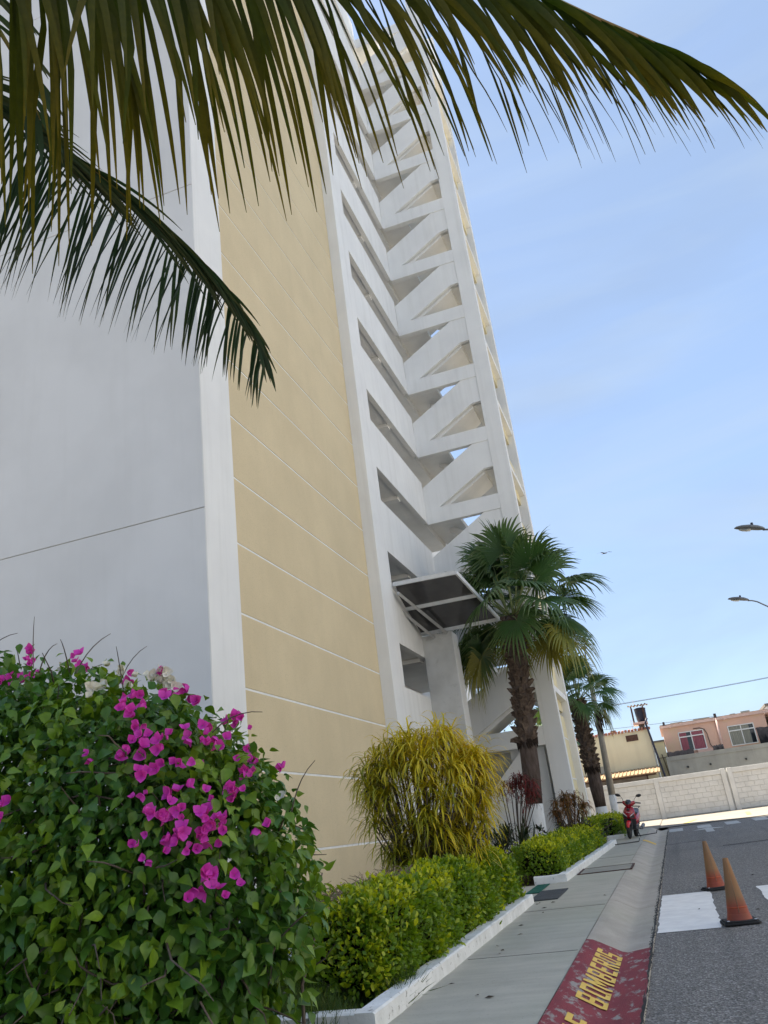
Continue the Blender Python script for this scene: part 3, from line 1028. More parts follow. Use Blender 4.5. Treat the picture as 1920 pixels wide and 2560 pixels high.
def canopy():
    # slightly sloping glazed roof; corners near-left, near-right, far-right, far-left
    A = [Vector(p) for p in ((-6.165, 21.22, 8.16), (-4.33, 21.22, 8.12), (-3.77, 23.72, 7.20), (-6.55, 23.72, 7.20))]
    fr = bpart('canopy_frame', -6.16, -6.15, 21.3, 21.31, 8.0, 8.05, MT['alu'])
    bpy.data.objects.remove(fr)
    m = MB()

    def bar(p, q, w=.055, h=.115):
        d = (q - p).normalized()
        s = d.cross(Vector((0, 0, 1))).normalized() * w / 2
        u = s.cross(d).normalized() * h / 2
        vs = []
        for e in (p, q):
            vs += [e - s - u, e + s - u, e + s + u, e - s + u]
        m.add(vs, [(0, 1, 2, 3), (7, 6, 5, 4), (0, 4, 5, 1), (1, 5, 6, 2), (2, 6, 7, 3), (3, 7, 4, 0)])
    for i in range(4):
        bar(A[i], A[(i + 1) % 4])
    ml, mr = A[0].lerp(A[3], .47), A[1].lerp(A[2], .47)
    bar(ml, mr)
    frame = m.build('canopy_frame', MT['alu'], bld)
    up = Vector((0, 0, .035))
    for (a, b, c, d) in ((A[0], A[1], mr, ml), (ml, mr, A[2], A[3])):
        q = [a.lerp(c, .02), b.lerp(d, .02), c.lerp(a, .02), d.lerp(b, .02)]
        mm = MB()
        mm.add([p + up for p in q] + [p + up + Vector((0, 0, .012)) for p in q],
               [(3, 2, 1, 0), (4, 5, 6, 7), (0, 1, 5, 4), (1, 2, 6, 5), (2, 3, 7, 6), (3, 0, 4, 7)])
        mm.build('canopy_sheet', MT['tint'], frame)
    for (x, z0, z1) in ((-5.43, 7.86, 7.11), (-5.83, 7.80, 7.03)):
        mm = MB()
        mm.tube([(x - .62, 21.21, z0 + .02), (x, 23.72, z1)], .058, 4)
        mm.build('canopy_strut', MT['steel'], frame)
        mm = MB()
        mm.box(x - .11, x + .11, 23.728, 23.748, z1 - .12, z1 + .11)
        mm.build('strut_plate', MT['portal'], frame)


canopy()
# a small round vent under one gallery ceiling
m = MB()
m.tube([(-6.9, 21.9, FL[3] - .462), (-6.9, 21.9, FL[3] - .54)], .05, 10)
m.build('gallery_camera', MT['black'], bld, smooth=True)

# low white garden wall in front of the end wall
g = empty('garden_wall', (-4.1, 9.0, gz(9)), 'low white garden wall behind the bougainvillea at the corner of the block', 'wall')
m = MB()
m.box(-12, -4.07, 9.0, 9.16, .1, 1.0)
m.build('wall_face', MT['white'], g, bevel=.01)
m = MB()
m.box(-12, -4.05, 8.98, 9.18, 1.002, 1.06)
m.build('coping', MT['trim'], g, bevel=.008)

# unseen pale block, added on the right to bounce sunlight into the shaded street
ob = empty('bounce_block', (17.0, 6.0, 0.1), 'unseen pale block with rows of windows, added across the street to bounce sunlight', 'building')
bpart('wall', 17.0, 27.0, -16.0, 26.0, -.3, 19.4, MT['cream2'], ob)
bpart('roof_edge', 16.9, 27.1, -16.1, 26.1, 19.401, 19.7, MT['trim'], ob)
for k in range(7):
    for j in range(9):
        yy = -13.5 + 4.4 * j
        w = bpart('window', 16.96, 16.999, yy, yy + 1.5, 1.2 + 2.7 * k, 2.3 + 2.7 * k, MT['trim'], ob)
        bpart('pane', 16.95, 16.959, yy + .06, yy + 1.44, 1.26 + 2.7 * k, 2.24 + 2.7 * k, MT['glassdark'], w)


# ------------------------------------------------------------------ plants
UP = np.array([0.0, 0.0, 1.0])


def coconut():
    palm = empty('coconut_palm', (-4.3, 0.7, 0.05), 'coconut palm whose long green fronds hang across the top of the view', 'palm tree')
    crown = Vector((-4.05, 0.75, 4.55))
    m = MB()
    m.tube([(-4.3, .7, .02), (-4.28, .7, .5), (-4.22, .72, 1.6), (-4.12, .74, 3.0), tuple(crown - Vector((0, 0, .1)))], [.24, .17, .14, .13, .15], 14)
    m.build('trunk', MT['bark'], palm, smooth=True)

    def bez(pts, n):
        """smooth curve through points (Catmull-Rom)"""
        P = [np.array(p, float) for p in pts]
        P = [2 * P[0] - P[1]] + P + [2 * P[-1] - P[-2]]
        out = []
        segs = len(P) - 3
        for i in range(n + 1):
            u = segs * i / n
            k = min(int(u), segs - 1)
            f = u - k
            a, b, c, d = P[k:k + 4]
            out.append(.5 * ((2 * b) + (-a + c) * f + (2 * a - 5 * b + 4 * c - d) * f * f + (-a + 3 * b - 3 * c + d) * f ** 3))
        return np.array(out)

    def frond(pts, r0, mat, spacing, s0, L0, Ltip, w, droop, spread, fwd, seed, kink=0.0, back=0.0, bias=(0, 0, 0), roof=False):
        rg = np.random.default_rng(seed)
        C = bez(pts, 140)
        seg = np.linalg.norm(np.diff(C, axis=0), axis=1)
        cum = np.concatenate([[0], np.cumsum(seg)])
        tot = cum[-1]
        m = MB()
        m.tube([tuple(C[i]) for i in range(0, 141, 4)], [r0 * (1 - .88 * i / 140) for i in range(0, 141, 4)], 7)
        fr = m.build('frond', MT['rachis'], palm, smooth=True)
        s = s0 * tot
        while s < tot - .01:
            u = s / tot
            P = np.array([np.interp(s, cum, C[:, k]) for k in range(3)])
            Q = np.array([np.interp(min(tot, s + .05), cum, C[:, k]) for k in range(3)])
            Q0 = np.array([np.interp(max(0, s - .05), cum, C[:, k]) for k in range(3)])
            tan = norm(Q - Q0)
            side = norm(np.cross(tan, UP))
            for sg in (-1, 1):
                if rg.random() < .05:
                    continue
                L = (L0 + (Ltip - L0) * max(0, (u - .55) / .45) ** 1.3) * rg.uniform(.93, 1.05)
                f = fwd * .55 + .95 * u ** 5 + rg.normal(0, .05 + .12 * u ** 4) - back * (1 - u)
                d = norm(tan * f + sg * side * spread * (1 - .3 * u) + np.array([bias[0] + rg.normal(0, .05), bias[1] + rg.normal(0, .05), bias[2] * (1 - .72 * u ** 3) + rg.normal(0, .06)]))
                if roof and sg > 0:
                    # the near row lies along the rib like a roof
                    d = norm(tan * 1.0 + side * .10 + np.array([rg.normal(-.16, .07), rg.normal(0, .06), rg.normal(-.02, .07)]))
                    L *= .72
                n = 9
                step = L / n
                p = P.copy()
                V, T = [], []
                kk = rg.integers(3, 7)
                kd = np.array([rg.normal(0, kink), rg.normal(0, kink), 0])
                grav = droop * rg.uniform(.8, 1.25)
                for i in range(n + 1):
                    q = i / n
                    ww = w * rg.uniform(.97, 1.03) * min(1, .35 + 2.6 * q) * (1 - max(0, (q - .45) / .55) ** 1.5) + .0008
                    wd = norm(np.cross(d, UP) * .9 + tan * .55 * sg) if abs(d[2]) < .985 else norm(tan * sg)
                    wd = norm(wd - d * wd.dot(d))
                    nn = np.cross(wd, d)
                    V += [p - wd * ww + nn * ww * .35, p, p + wd * ww + nn * ww * .35]
                    T += [q] * 3
                    g = grav * (.35 + 1.5 * q)
                    d = norm(d + np.array([0, 0, -1.0]) * g * 9 / n * .33 + (kd if i == kk else 0))
                    p = p + d * step
                # fine thread at the tip
                F = []
                for i in range(n):
                    a = i * 3
                    F += [(a, a + 1, a + 4, a + 3), (a + 1, a + 2, a + 5, a + 4)]
                vv = rg.random()
                npmesh('leaflet', V, F, mat, fr, T, [vv] * len(V))
            s += spacing * rg.uniform(.8, 1.2) * (1 + .7 * u ** 4)
        return fr

    k = 2.8 / 2.4
    O = np.array([0, 0, 1.45])

    def sc(p, q=k):
        return tuple(O + (np.array(p) - O) * q)
    frond([tuple(crown), (-2.75, .70, 4.22), sc((-1.096, .717, 3.50)), sc((-.80, .97, 3.52)), sc((-.50, 1.15, 3.52)), sc((-.22, 1.29, 3.475)), sc((.05, 1.448, 3.375)), sc((.235, 1.562, 3.275)), sc((.375, 1.63, 3.18)), sc((.46, 1.67, 3.115))],
          .026, MT['coco'], .0155, .36, 1.10, .34, .0095, .42, .24, .16, 3, .08, .22, (0, .06, -.95))
    frond([tuple(crown), (-3.3, 1.25, 4.80), (-2.613, 1.797, 4.90), (-2.39, 2.001, 4.89), (-2.239, 2.201, 4.835), (-2.152, 2.354, 4.78), (-1.992, 2.607, 4.68), (-1.827, 2.898, 4.52), (-1.725, 3.084, 4.395), (-1.654, 3.239, 4.266), (-1.594, 3.375, 4.138), (-1.565, 3.50, 3.96)],
          .022, MT['coco2'], .0135, .22, .88, .30, .0098, .15, .36, .18, 5, .05, .10, (-.60, .05, -.45), True)
    frond([tuple(crown), (-3.0, 1.0, 4.95), (-1.981, 1.185, 4.75), (-1.83, 1.562, 4.646), (-1.81, 1.749, 4.559), (-1.812, 1.888, 4.475), (-1.837, 2.016, 4.376)],
          .022, MT['coco2'], .045, .45, .55, .22, .013, .25, .5, .5, 8, .05, .1)


coconut()


def fan_palm(name, base, zt, r_base, r_mid, crown_r, label, seed, boot_z, n_fr, lime_h, boots=130, lean=(0, 0), detail=True, parts=True):
    rg = np.random.default_rng(seed)
    bx, by = base
    z0 = gz(by) + .12
    palm = empty(name, (bx, by, z0), label, 'palm tree', 'fan palms')

    def ax(z):
        u = (z - z0) / (zt - z0)
        return bx + lean[0] * u, by + lean[1] * u
    zz = [z0, z0 + .25, z0 + lime_h]
    m = MB()
    m.tube([(*ax(z), z) for z in zz], [r_base * 1.18, r_base * 1.02, r_base * .92], 18)
    m.build('limewash_band', MT['lime'], palm, smooth=True)
    zz = [z0 + lime_h + .002, (z0 + lime_h + boot_z) / 2, boot_z, (boot_z + zt) / 2, zt - .1, zt + .1]
    m = MB()
    m.tube([(*ax(z), z) for z in zz], [r_base * .90, r_mid, r_mid * .98, r_mid * 1.0, r_mid * 1.05, r_mid * .7], 18)
    m.build('trunk', MT['bark'], palm, smooth=True)
    # ragged fibre collar where the old leaf bases begin
    m = MB()
    for i in range(46):
        a = rg.uniform(0, 2 * PI)
        cx, cy = ax(boot_z)
        d = Vector((math.cos(a), math.sin(a), 0))
        p = Vector((cx, cy, boot_z + rg.uniform(-.02, .12))) + d * r_mid
        s = Vector((-d.y, d.x, 0)) * .05
        m.add([p - s, p + s, p + s * .3 + d * .05 + Vector((0, 0, -rg.uniform(.08, .22))), p + d * .07 + Vector((0, 0, .06))], [(0, 1, 2), (0, 3, 1), (1, 3, 2), (0, 2, 3)])
    m.build('fibre_collar', MT['fibre'], palm)
    # old leaf bases, woven up the trunk
    mes = []
    for k in range(5):
        mm = MB()
        j = rg.uniform(.85, 1.2)
        mm.add([(-.09, 0, 0), (.09, 0, 0), (.055 * j, .085, .10), (-.055 * j, .085, .10), (-.045, .15, .17 * j), (.045, .15, .17 * j), (0, .10, .2), (-.07, -.03, .16), (.07, -.03, .16)],
               [(0, 1, 2, 3), (3, 2, 5, 4), (4, 5, 6), (0, 3, 4, 7), (1, 8, 5, 2), (7, 4, 6), (8, 6, 5), (7, 6, 8), (0, 7, 8, 1)])
        me = bpy.data.meshes.new('leaf_base')
        me.from_pydata(mm.v, [], mm.f)
        me.materials.append(MT['boot'])
        me.update()
        mes.append(me)
    inv = world_of(palm).inverted()
    rows = max(1, boots // 9)
    for i in range(boots):
        row = i // 9
        u = row / rows
        z = boot_z + .02 + (zt - boot_z - .1) * u
        a = 2 * PI * (i % 9) / 9 + row * .36 + rg.normal(0, .09)
        cx, cy = ax(z)
        o = bpy.data.objects.new('leaf_base', mes[i % 5])
        COL.objects.link(o)
        o.parent = palm
        o.matrix_parent_inverse = inv
        sc = rg.uniform(.95, 1.5) * r_mid / .27
        o.matrix_basis = Matrix.Translation((cx + math.cos(a) * r_mid * .88, cy + math.sin(a) * r_mid * .88, z + rg.normal(0, .02))) @ Matrix.Rotation(a - PI / 2, 4, 'Z') @ Matrix.Rotation(rg.normal(0, .22), 4, 'Y') @ Matrix.Rotation(rg.normal(.1, .2), 4, 'X') @ Matrix.Scale(sc, 4)
    # crown
    top = np.array([*ax(zt), zt + .05])
    for i in range(n_fr):
        u = i / (n_fr - 1)                     # 0 youngest, upright; 1 oldest, hanging
        el = math.radians(86 - 118 * u ** 1.30 + rg.normal(0, 6))
        az = i * 2.39996 + rg.normal(0, .18) + seed
        plen = crown_r * (.54 - .10 * u) * rg.uniform(.85, 1.12)
        R = crown_r * (.37 + .07 * math.sin(PI * min(1, u + .15))) * rg.uniform(.92, 1.08)
        if math.cos(az) < -.2 and math.sin(az) < .25:
            az = PI - math.asin(rg.uniform(.28, .6))
        if math.sin(az) > .55:
            plen, R = plen * .78, R * .85
        Vs, Fs, Ts, Vv = [], [], [], []
        h = np.array([math.cos(az), math.sin(az), 0])
        d = h * math.cos(el) + UP * math.sin(el)
        p = top + h * .10
        P = [p]
        for _ in range(6):
            d = norm(d + np.array([0, 0, -1.0]) * .018 * (1 + 2 * u))
            p = p + d * plen / 6
            P.append(p)
        mm = MB()
        mm.tube([tuple(q) for q in P], [.026 - .0025 * k for k in range(7)], 5)
        pet = mm.build('petiole', MT['petiole'], palm, smooth=True)
        hub = P[-1]
        lat = norm(np.cross(d, UP) + np.array([1e-4, 0, 0]))
        roll = rg.normal(0, .35)
        nn = np.cross(lat, d)
        lat, nn = lat * math.cos(roll) + nn * math.sin(roll), nn * math.cos(roll) - lat * math.sin(roll)
        # the blade tips forward a little off the petiole
        tilt = -.12 - .30 * u
        dd = norm(d * math.cos(tilt) + nn * math.sin(tilt))
        nn = np.cross(lat, dd)
        N = 38
        half = math.radians(rg.uniform(118, 138))
        vfr = rg.uniform(0, .75) + (.35 if u > .85 else 0)
        cup = rg.uniform(.05, .22)
        for s in range(N):
            a = -half + 2 * half * (s + .5) / N
            dirv = dd * math.cos(a) + lat * math.sin(a)
            tang = -dd * math.sin(a) + lat * math.cos(a)
            L = R * (1 - .22 * (abs(a) / half) ** 2) * rg.uniform(.93, 1.05)
            rowsq = [0.02, .25, .48, .66, .82, 1.0]
            drp = rg.uniform(.10, .34) * (1 + .5 * u)
            b = len(Vs)
            sway = rg.normal(0, .03)
            for q in rowsq:
                r = q * L
                wfull = r * (2 * half / N) * .54
                lim = .50 * L * (2 * half / N) * .54
                wd = wfull if q < .5 else max(.002, lim * (1 - (q - .5) / .5) ** .75 * 1.02)
                pos = hub + dirv * r * (1 - .06 * q * q) + nn * (cup * r * abs(math.sin(a)) - .1 * r * q) + tang * sway * r * q
                fall = max(0, q - .42)
                pos = pos + np.array([0, 0, -1.0]) * (fall ** 1.7) * drp * L * 2.3 - dirv * (fall ** 2) * drp * L * .55
                Vs += [pos - tang * wd, pos + nn * wd * .55, pos + tang * wd]
                Ts += [q] * 3
            for k in range(5):
                c = b + 3 * k
                Fs += [(c, c + 1, c + 4, c + 3), (c + 1, c + 2, c + 5, c + 4)]
            Vv += [min(1.1, vfr + rg.uniform(-.1, .1))] * 18
        npmesh('frond', Vs, Fs, MT['fan'], pet, Ts, Vv, smooth=False)
    return palm


fan_palm('fan_palm', (-3.90, 24.5), 7.30, .24, .255, 3.55, 'stout fan palm with shaggy trunk and limewashed foot in front of the stair tower', 4, 3.62, 44, 1.36, 150, lean=(.42, 0))
fan_palm('fan_palm', (-2.80, 34.0), 5.75, .23, .25, 2.30, 'slimmer fan palm past the stair tower beside the concrete pole', 9, 3.1, 26, .95, 120, lean=(-.10, 0))
fan_palm('fan_palm', (-5.1, 40.5), 5.0, .20, .22, 2.2, 'fan palm glimpsed through the gap under the stair tower', 15, 2.8, 16, .9, 40)


# ------------------------------------------------------------------ clipped hedges
def hedge(x0, x1, y0, y1, h, label, seed, n, size, parts, rnd=.30, dry=None, skew=0.0):
    rg = np.random.default_rng(seed)
    root = empty('hedge', ((x0 + x1) / 2, y0, gz(y0) + .13), label, 'hedge', 'clipped hedges along the sidewalk')
    # leaning inner mass of stems
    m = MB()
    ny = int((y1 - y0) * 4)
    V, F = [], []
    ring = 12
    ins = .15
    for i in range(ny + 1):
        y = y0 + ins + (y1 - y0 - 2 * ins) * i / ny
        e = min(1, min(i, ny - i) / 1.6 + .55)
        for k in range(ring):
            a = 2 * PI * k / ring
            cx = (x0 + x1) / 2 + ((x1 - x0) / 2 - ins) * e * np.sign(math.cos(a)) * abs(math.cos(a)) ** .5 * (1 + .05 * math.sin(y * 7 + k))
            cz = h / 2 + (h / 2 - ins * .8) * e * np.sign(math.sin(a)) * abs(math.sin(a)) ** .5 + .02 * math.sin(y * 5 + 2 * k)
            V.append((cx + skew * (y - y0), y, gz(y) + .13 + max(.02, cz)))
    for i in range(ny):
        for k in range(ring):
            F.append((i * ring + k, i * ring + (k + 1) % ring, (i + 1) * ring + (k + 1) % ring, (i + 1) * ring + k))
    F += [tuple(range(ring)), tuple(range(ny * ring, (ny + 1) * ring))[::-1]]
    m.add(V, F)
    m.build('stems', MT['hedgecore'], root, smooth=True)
    # leaves: sample the rounded-box shell, uneven outline
    W, L = x1 - x0, y1 - y0
    areas = np.array([L * h, L * h * .6, W * L, W * h, W * h])
    face = rg.choice(5, n, p=areas / areas.sum())
    a, b = rg.random(n), rg.random(n)
    X = np.where(face == 0, x1, np.where(face == 1, x0, x0 + a * W))
    Yy = np.where(face <= 2, y0 + (a if False else rg.random(n)) * L, np.where(face == 3, y0, y1))
    Z = np.where(face == 2, h, b * h)
    Nn = np.zeros((n, 3))
    Nn[face == 0, 0] = 1
    Nn[face == 1, 0] = -1
    Nn[face == 2, 2] = 1
    Nn[face == 3, 1] = -1
    Nn[face == 4, 1] = 1
    P = np.stack([X, Yy, Z], -1)
    # round the edges: pull towards the inner box by the corner radius
    lo = np.array([x0 + rnd, y0 + rnd, rnd])
    hi = np.array([x1 - rnd, y1 - rnd, h - rnd])
    C = np.clip(P, np.minimum(lo, (lo + hi) / 2), np.maximum(hi, (lo + hi) / 2))
    D = P - C
    D[:, 2] = np.where((P[:, 2] < rnd), 0, D[:, 2])
    dl = np.linalg.norm(D, axis=1, keepdims=True)
    Nn = np.where(dl > 1e-4, D / (dl + 1e-9), Nn)
    low = P[:, 2] < rnd
    C[low, 2] = P[low, 2]
    P = C + Nn * rnd
    bump = (.035 * np.sin(P[:, 1] * 3.1 + P[:, 2] * 4) + .03 * np.sin(P[:, 1] * 8.3 + P[:, 0] * 9) + .02 * np.sin(P[:, 1] * 17 + P[:, 2] * 15))
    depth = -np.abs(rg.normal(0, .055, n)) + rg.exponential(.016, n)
    P = P + Nn * (bump + depth)[:, None]
    lowcut = P[:, 2] < .16
    P[:, 2] = np.where(lowcut, P[:, 2] + rg.uniform(0, .3, n), P[:, 2])
    P[:, 2] += gz(1.0) * P[:, 1] + .13
    P[:, 0] += skew * (P[:, 1] - y0)
    d = Nn * .8 + UP * .35 + rg.normal(0, .55, (n, 3))
    up = Nn * .6 + UP * .5 + rg.normal(0, .45, (n, 3))
    rot = frames(d, norm(up))
    sz = size * rg.uniform(.55, 1.25, n)
    clump = .5 + .5 * np.sin(P[:, 1] * 4.3 + 2.1 * np.sin(P[:, 2] * 5.1 + P[:, 0] * 3) + seed)
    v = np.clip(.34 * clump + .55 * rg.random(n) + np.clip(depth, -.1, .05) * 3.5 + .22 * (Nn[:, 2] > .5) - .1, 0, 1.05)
    if dry is not None:
        keep = ~((P[:, 1] > dry[0]) & (P[:, 1] < dry[1]) & (P[:, 2] > gz(1) * P[:, 1] + h - .02) & (P[:, 0] < dry[2]) & (rg.random(n) < .93))
        P, rot, sz, v = P[keep], rot[keep], sz[keep], v[keep]
    tm = leaf_template([.02, .20, .30, .05], .3, -.22)
    sc = -np.linalg.norm(P - np.array([0, 0, 1.45]), axis=1) + np.clip((sz / size - .9), 0, 1) * 1.2 + (P[:, 0] > x0 + W * .5) * .4
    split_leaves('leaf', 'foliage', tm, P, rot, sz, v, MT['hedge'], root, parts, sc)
    if dry is not None:
        mm = MB()
        for i in range(420):
            y = rg.uniform(dry[0], dry[1])
            x = rg.uniform(x0 - .05, dry[2])
            z = gz(y) + .13 + h - .06 + rg.uniform(-.03, .07)
            a_ = rg.uniform(0, 2 * PI)
            Lh = rg.uniform(.06, .2)
            e = Vector((math.cos(a_) * Lh, math.sin(a_) * Lh, rg.uniform(-.03, .12)))
            p = Vector((x, y, z))
            mm.tube([p, p + e * .5 + Vector((0, 0, .02)), p + e], [.005, .004, .002], 3, cap=False)
        q = mm.build('dry_twigs', MT['drytwig'], root)
        q['kind'] = 'stuff'
    return root


hedge(-3.30, -2.42, 6.75, 12.75, .80, 'nearest clipped yellow-green hedge with a patch of dry twigs on top', 2, 30000, .056, 300, dry=(7.0, 9.9, -2.86))
hedge(-3.15, -2.30, 16.0, 24.4, .64, 'middle clipped hedge in front of the fan palm and stair tower', 3, 22000, .056, 0, skew=.027)
hedge(-3.4, -1.88, 28.2, 32.6, .62, 'far dark clipped hedge behind the red scooter', 4, 8000, .07, 0)


# ------------------------------------------------------------------ bougainvillea
def bougainvillea():
    rg = np.random.default_rng(21)
    root = empty('bougainvillea_bush', (-3.3, 4.3, gz(4.3) + .1), 'big rambling bougainvillea bush with magenta and white bracts at the corner of the block', 'bush')
    balls = [(-4.2, 4.2, 1.62, 1.10, .95, 1.30), (-3.35, 4.1, 1.55, .95, .85, 1.10), (-2.80, 4.05, 1.42, .82, .72, 1.0), (-2.52, 4.1, 1.28, .70, .68, .86),
             (-2.72, 4.15, .85, .55, .58, .55), (-3.1, 3.95, .75, .85, .75, .60), (-4.0, 4.0, .70, 1.1, .85, .70), (-5.2, 4.3, 1.5, .9, .9, 1.3)]
    B = np.array(balls)
    wts = B[:, 3] * B[:, 5]
    n = 62000
    idx = rg.choice(len(B), n, p=wts / wts.sum())
    dirs = norm(rg.normal(0, 1, (n, 3)))
    rad = 1 - np.abs(rg.normal(0, .22, n)) + rg.exponential(.025, n)
    P = B[idx, :3] + dirs * B[idx, 3:] * rad[:, None]
    # drop leaves deep inside another ball, below ground, or on the hidden back
    keep = P[:, 2] > .28
    for b in B:
        keep &= (((P - b[:3]) / b[3:]) ** 2).sum(1) > .40
    keep &= ~((P[:, 1] > 4.55) & (rg.random(n) < .6))
    # leaves and dead litter caught deep inside
    m_ = 13000
    id2 = rg.choice(len(B), m_, p=wts / wts.sum())
    dr2 = norm(rg.normal(0, 1, (m_, 3)))
    rd2 = rg.random(m_) ** .4 * .86
    P = np.concatenate([P, B[id2, :3] + dr2 * B[id2, 3:] * rd2[:, None]])
    dirs, idx, rad = np.concatenate([dirs, dr2]), np.concatenate([idx, id2]), np.concatenate([rad, rd2])
    keep = np.concatenate([keep, P[-m_:, 2] > .75])
    n = len(P)
    # thin, straggly skirt
    thin = np.clip((.95 - P[:, 2]) / .7, 0, 1)
    keep &= rg.random(n) > thin * .45
    keep &= ~((P[:, 0] > -2.15) & (P[:, 2] < .95) & (rg.random(n) < .78))
    P, dirs, idx, rad = P[keep], dirs[keep], idx[keep], rad[keep]
    n = len(P)
    nrm = norm(dirs / B[idx, 3:])
    d = nrm * .45 + np.array([0, 0, -.55]) + rg.normal(0, .55, (n, 3))
    up = nrm * .75 + UP * .6 + rg.normal(0, .62, (n, 3))
    rot = frames(d, norm(up))
    sz = .074 * rg.uniform(.5, 1.25, n) * (1 + .45 * np.clip((1.35 - P[:, 2]), 0, 1))
    cl = .5 + .5 * np.sin(P[:, 0] * 5.2 + 1.7 * np.sin(P[:, 2] * 4.1) + P[:, 1] * 3)
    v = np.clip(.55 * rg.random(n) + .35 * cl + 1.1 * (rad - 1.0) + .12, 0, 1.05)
    tm = leaf_template([.03, .28, .36, .27, .12, .0], .32, -.30)
    score = -np.linalg.norm(P - np.array([0, 0, 1.45]), axis=1) + np.clip(sz / .088 - .9, 0, 1) * 1.1 + (rad - .85) * 2
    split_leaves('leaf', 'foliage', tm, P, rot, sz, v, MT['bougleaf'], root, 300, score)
    # stems and runners
    mm = MB()
    for i in range(26):
        a = rg.uniform(0, 2 * PI)
        p = Vector((rg.uniform(-4.4, -2.2), rg.uniform(3.75, 4.5), .15))
        pts = [p]
        dd = Vector((rg.normal(0, .35) + .15, rg.normal(0, .3), 1)).normalized()
        for k in range(7):
            p = p + dd * rg.uniform(.14, .26)
            dd = (dd + Vector((rg.normal(0, .3), rg.normal(0, .25), rg.normal(-.03, .18)))).normalized()
            pts.append(p.copy())
        if max(q_.x for q_ in pts) < -2.0 and min(q_.y for q_ in pts) > 3.3 and max(q_.z for q_ in pts) < 2.1:
            mm.tube(pts, [.017 - .0018 * k for k in range(8)], 5)
    for i in range(330):
        b = B[rg.integers(0, len(B))]
        q = norm(rg.normal(0, 1, 3) + np.array([.2, -.7, -.25]))
        p = Vector(b[:3] + q * b[3:] * rg.uniform(.65, .95))
        dd = Vector(q * .5 + rg.normal(0, .6, 3)).normalized()
        pts = [p]
        for k in range(4):
            p = p + dd * rg.uniform(.05, .13)
            dd = (dd + Vector((rg.normal(0, .35), rg.normal(0, .35), rg.normal(-.05, .3)))).normalized()
            pts.append(p.copy())
        if min(q_.z for q_ in pts) > .2 and max(q_.x for q_ in pts) < -1.75:
            mm.tube(pts, [.006, .0055, .005, .004, .002], 4, cap=False)
    tag(mm.build('stems', MT['twig'], root, smooth=True), kind='stuff')
    # long runners along the top
    mm = MB()
    for i in range(13):
        x = rg.uniform(-4.2, -1.9)
        cands = [b[2] + b[5] * math.sqrt(max(0, 1 - ((x - b[0]) / b[3]) ** 2)) for b in balls]
        z = max(cands) - .05
        p = Vector((x, 4.05 + rg.normal(0, .2), z))
        dd = Vector((rg.uniform(-.6, 1), rg.normal(0, .3), .75)).normalized()
        pts = [p]
        for k in range(5):
            p = p + dd * .06
            dd = (dd + Vector((.03, 0, -.2))).normalized()
            pts.append(p.copy())
        mm.tube(pts, [.004, .004, .0035, .003, .0025, .0015], 4, cap=False)
    tag(mm.build('runners', MT['twig'], root, smooth=True), kind='stuff')
    # flowers: three papery bracts each, placed in clusters where the photograph has them
    bm = MB()
    tmb = leaf_template([.06, .42, .50, .30, .02], .35, .18)

    def flower_mesh(k):
        V, F, T = [], [], []
        for j in range(3):
            tv, tf, tt = tmb
            a = 2 * PI * j / 3 + .3 * k
            ca, sa = math.cos(a), math.sin(a)
            op = .75 + .12 * k                     # how far the bracts stand open
            co, so = math.cos(op), math.sin(op)
            q = tv.copy()
            y, z = q[:, 1].copy(), q[:, 2].copy()
            q[:, 1], q[:, 2] = y * so - z * co + .05, y * co + z * so
            x, y = q[:, 0].copy(), q[:, 1].copy()
            q[:, 0], q[:, 1] = x * ca - y * sa, x * sa + y * ca
            F += (tf + len(V) * 0 + sum(len(v_) for v_ in V)).tolist()
            V.append(q)
            T.append(tt)
        me = bpy.data.meshes.new('flower')
        VV = np.concatenate(V)
        me.from_pydata([tuple(p) for p in VV], [], [tuple(f) for f in F])
        for nm, arr in (('t', np.concatenate(T)), ('v', np.full(len(VV), .25 * k))):
            at = me.attributes.new(nm, 'FLOAT', 'POINT')
            at.data.foreach_set('value', np.asarray(arr, np.float32))
        me.polygons.foreach_set('use_smooth', [True] * len(me.polygons))
        return me
    fm = [flower_mesh(k) for k in range(4)]
    wm = [flower_mesh(k) for k in range(4)]
    for me in fm:
        me.materials.append(MT['bract'])
    for me in wm:
        me.materials.append(MT['whitebract'])
    inv = world_of(root).inverted()
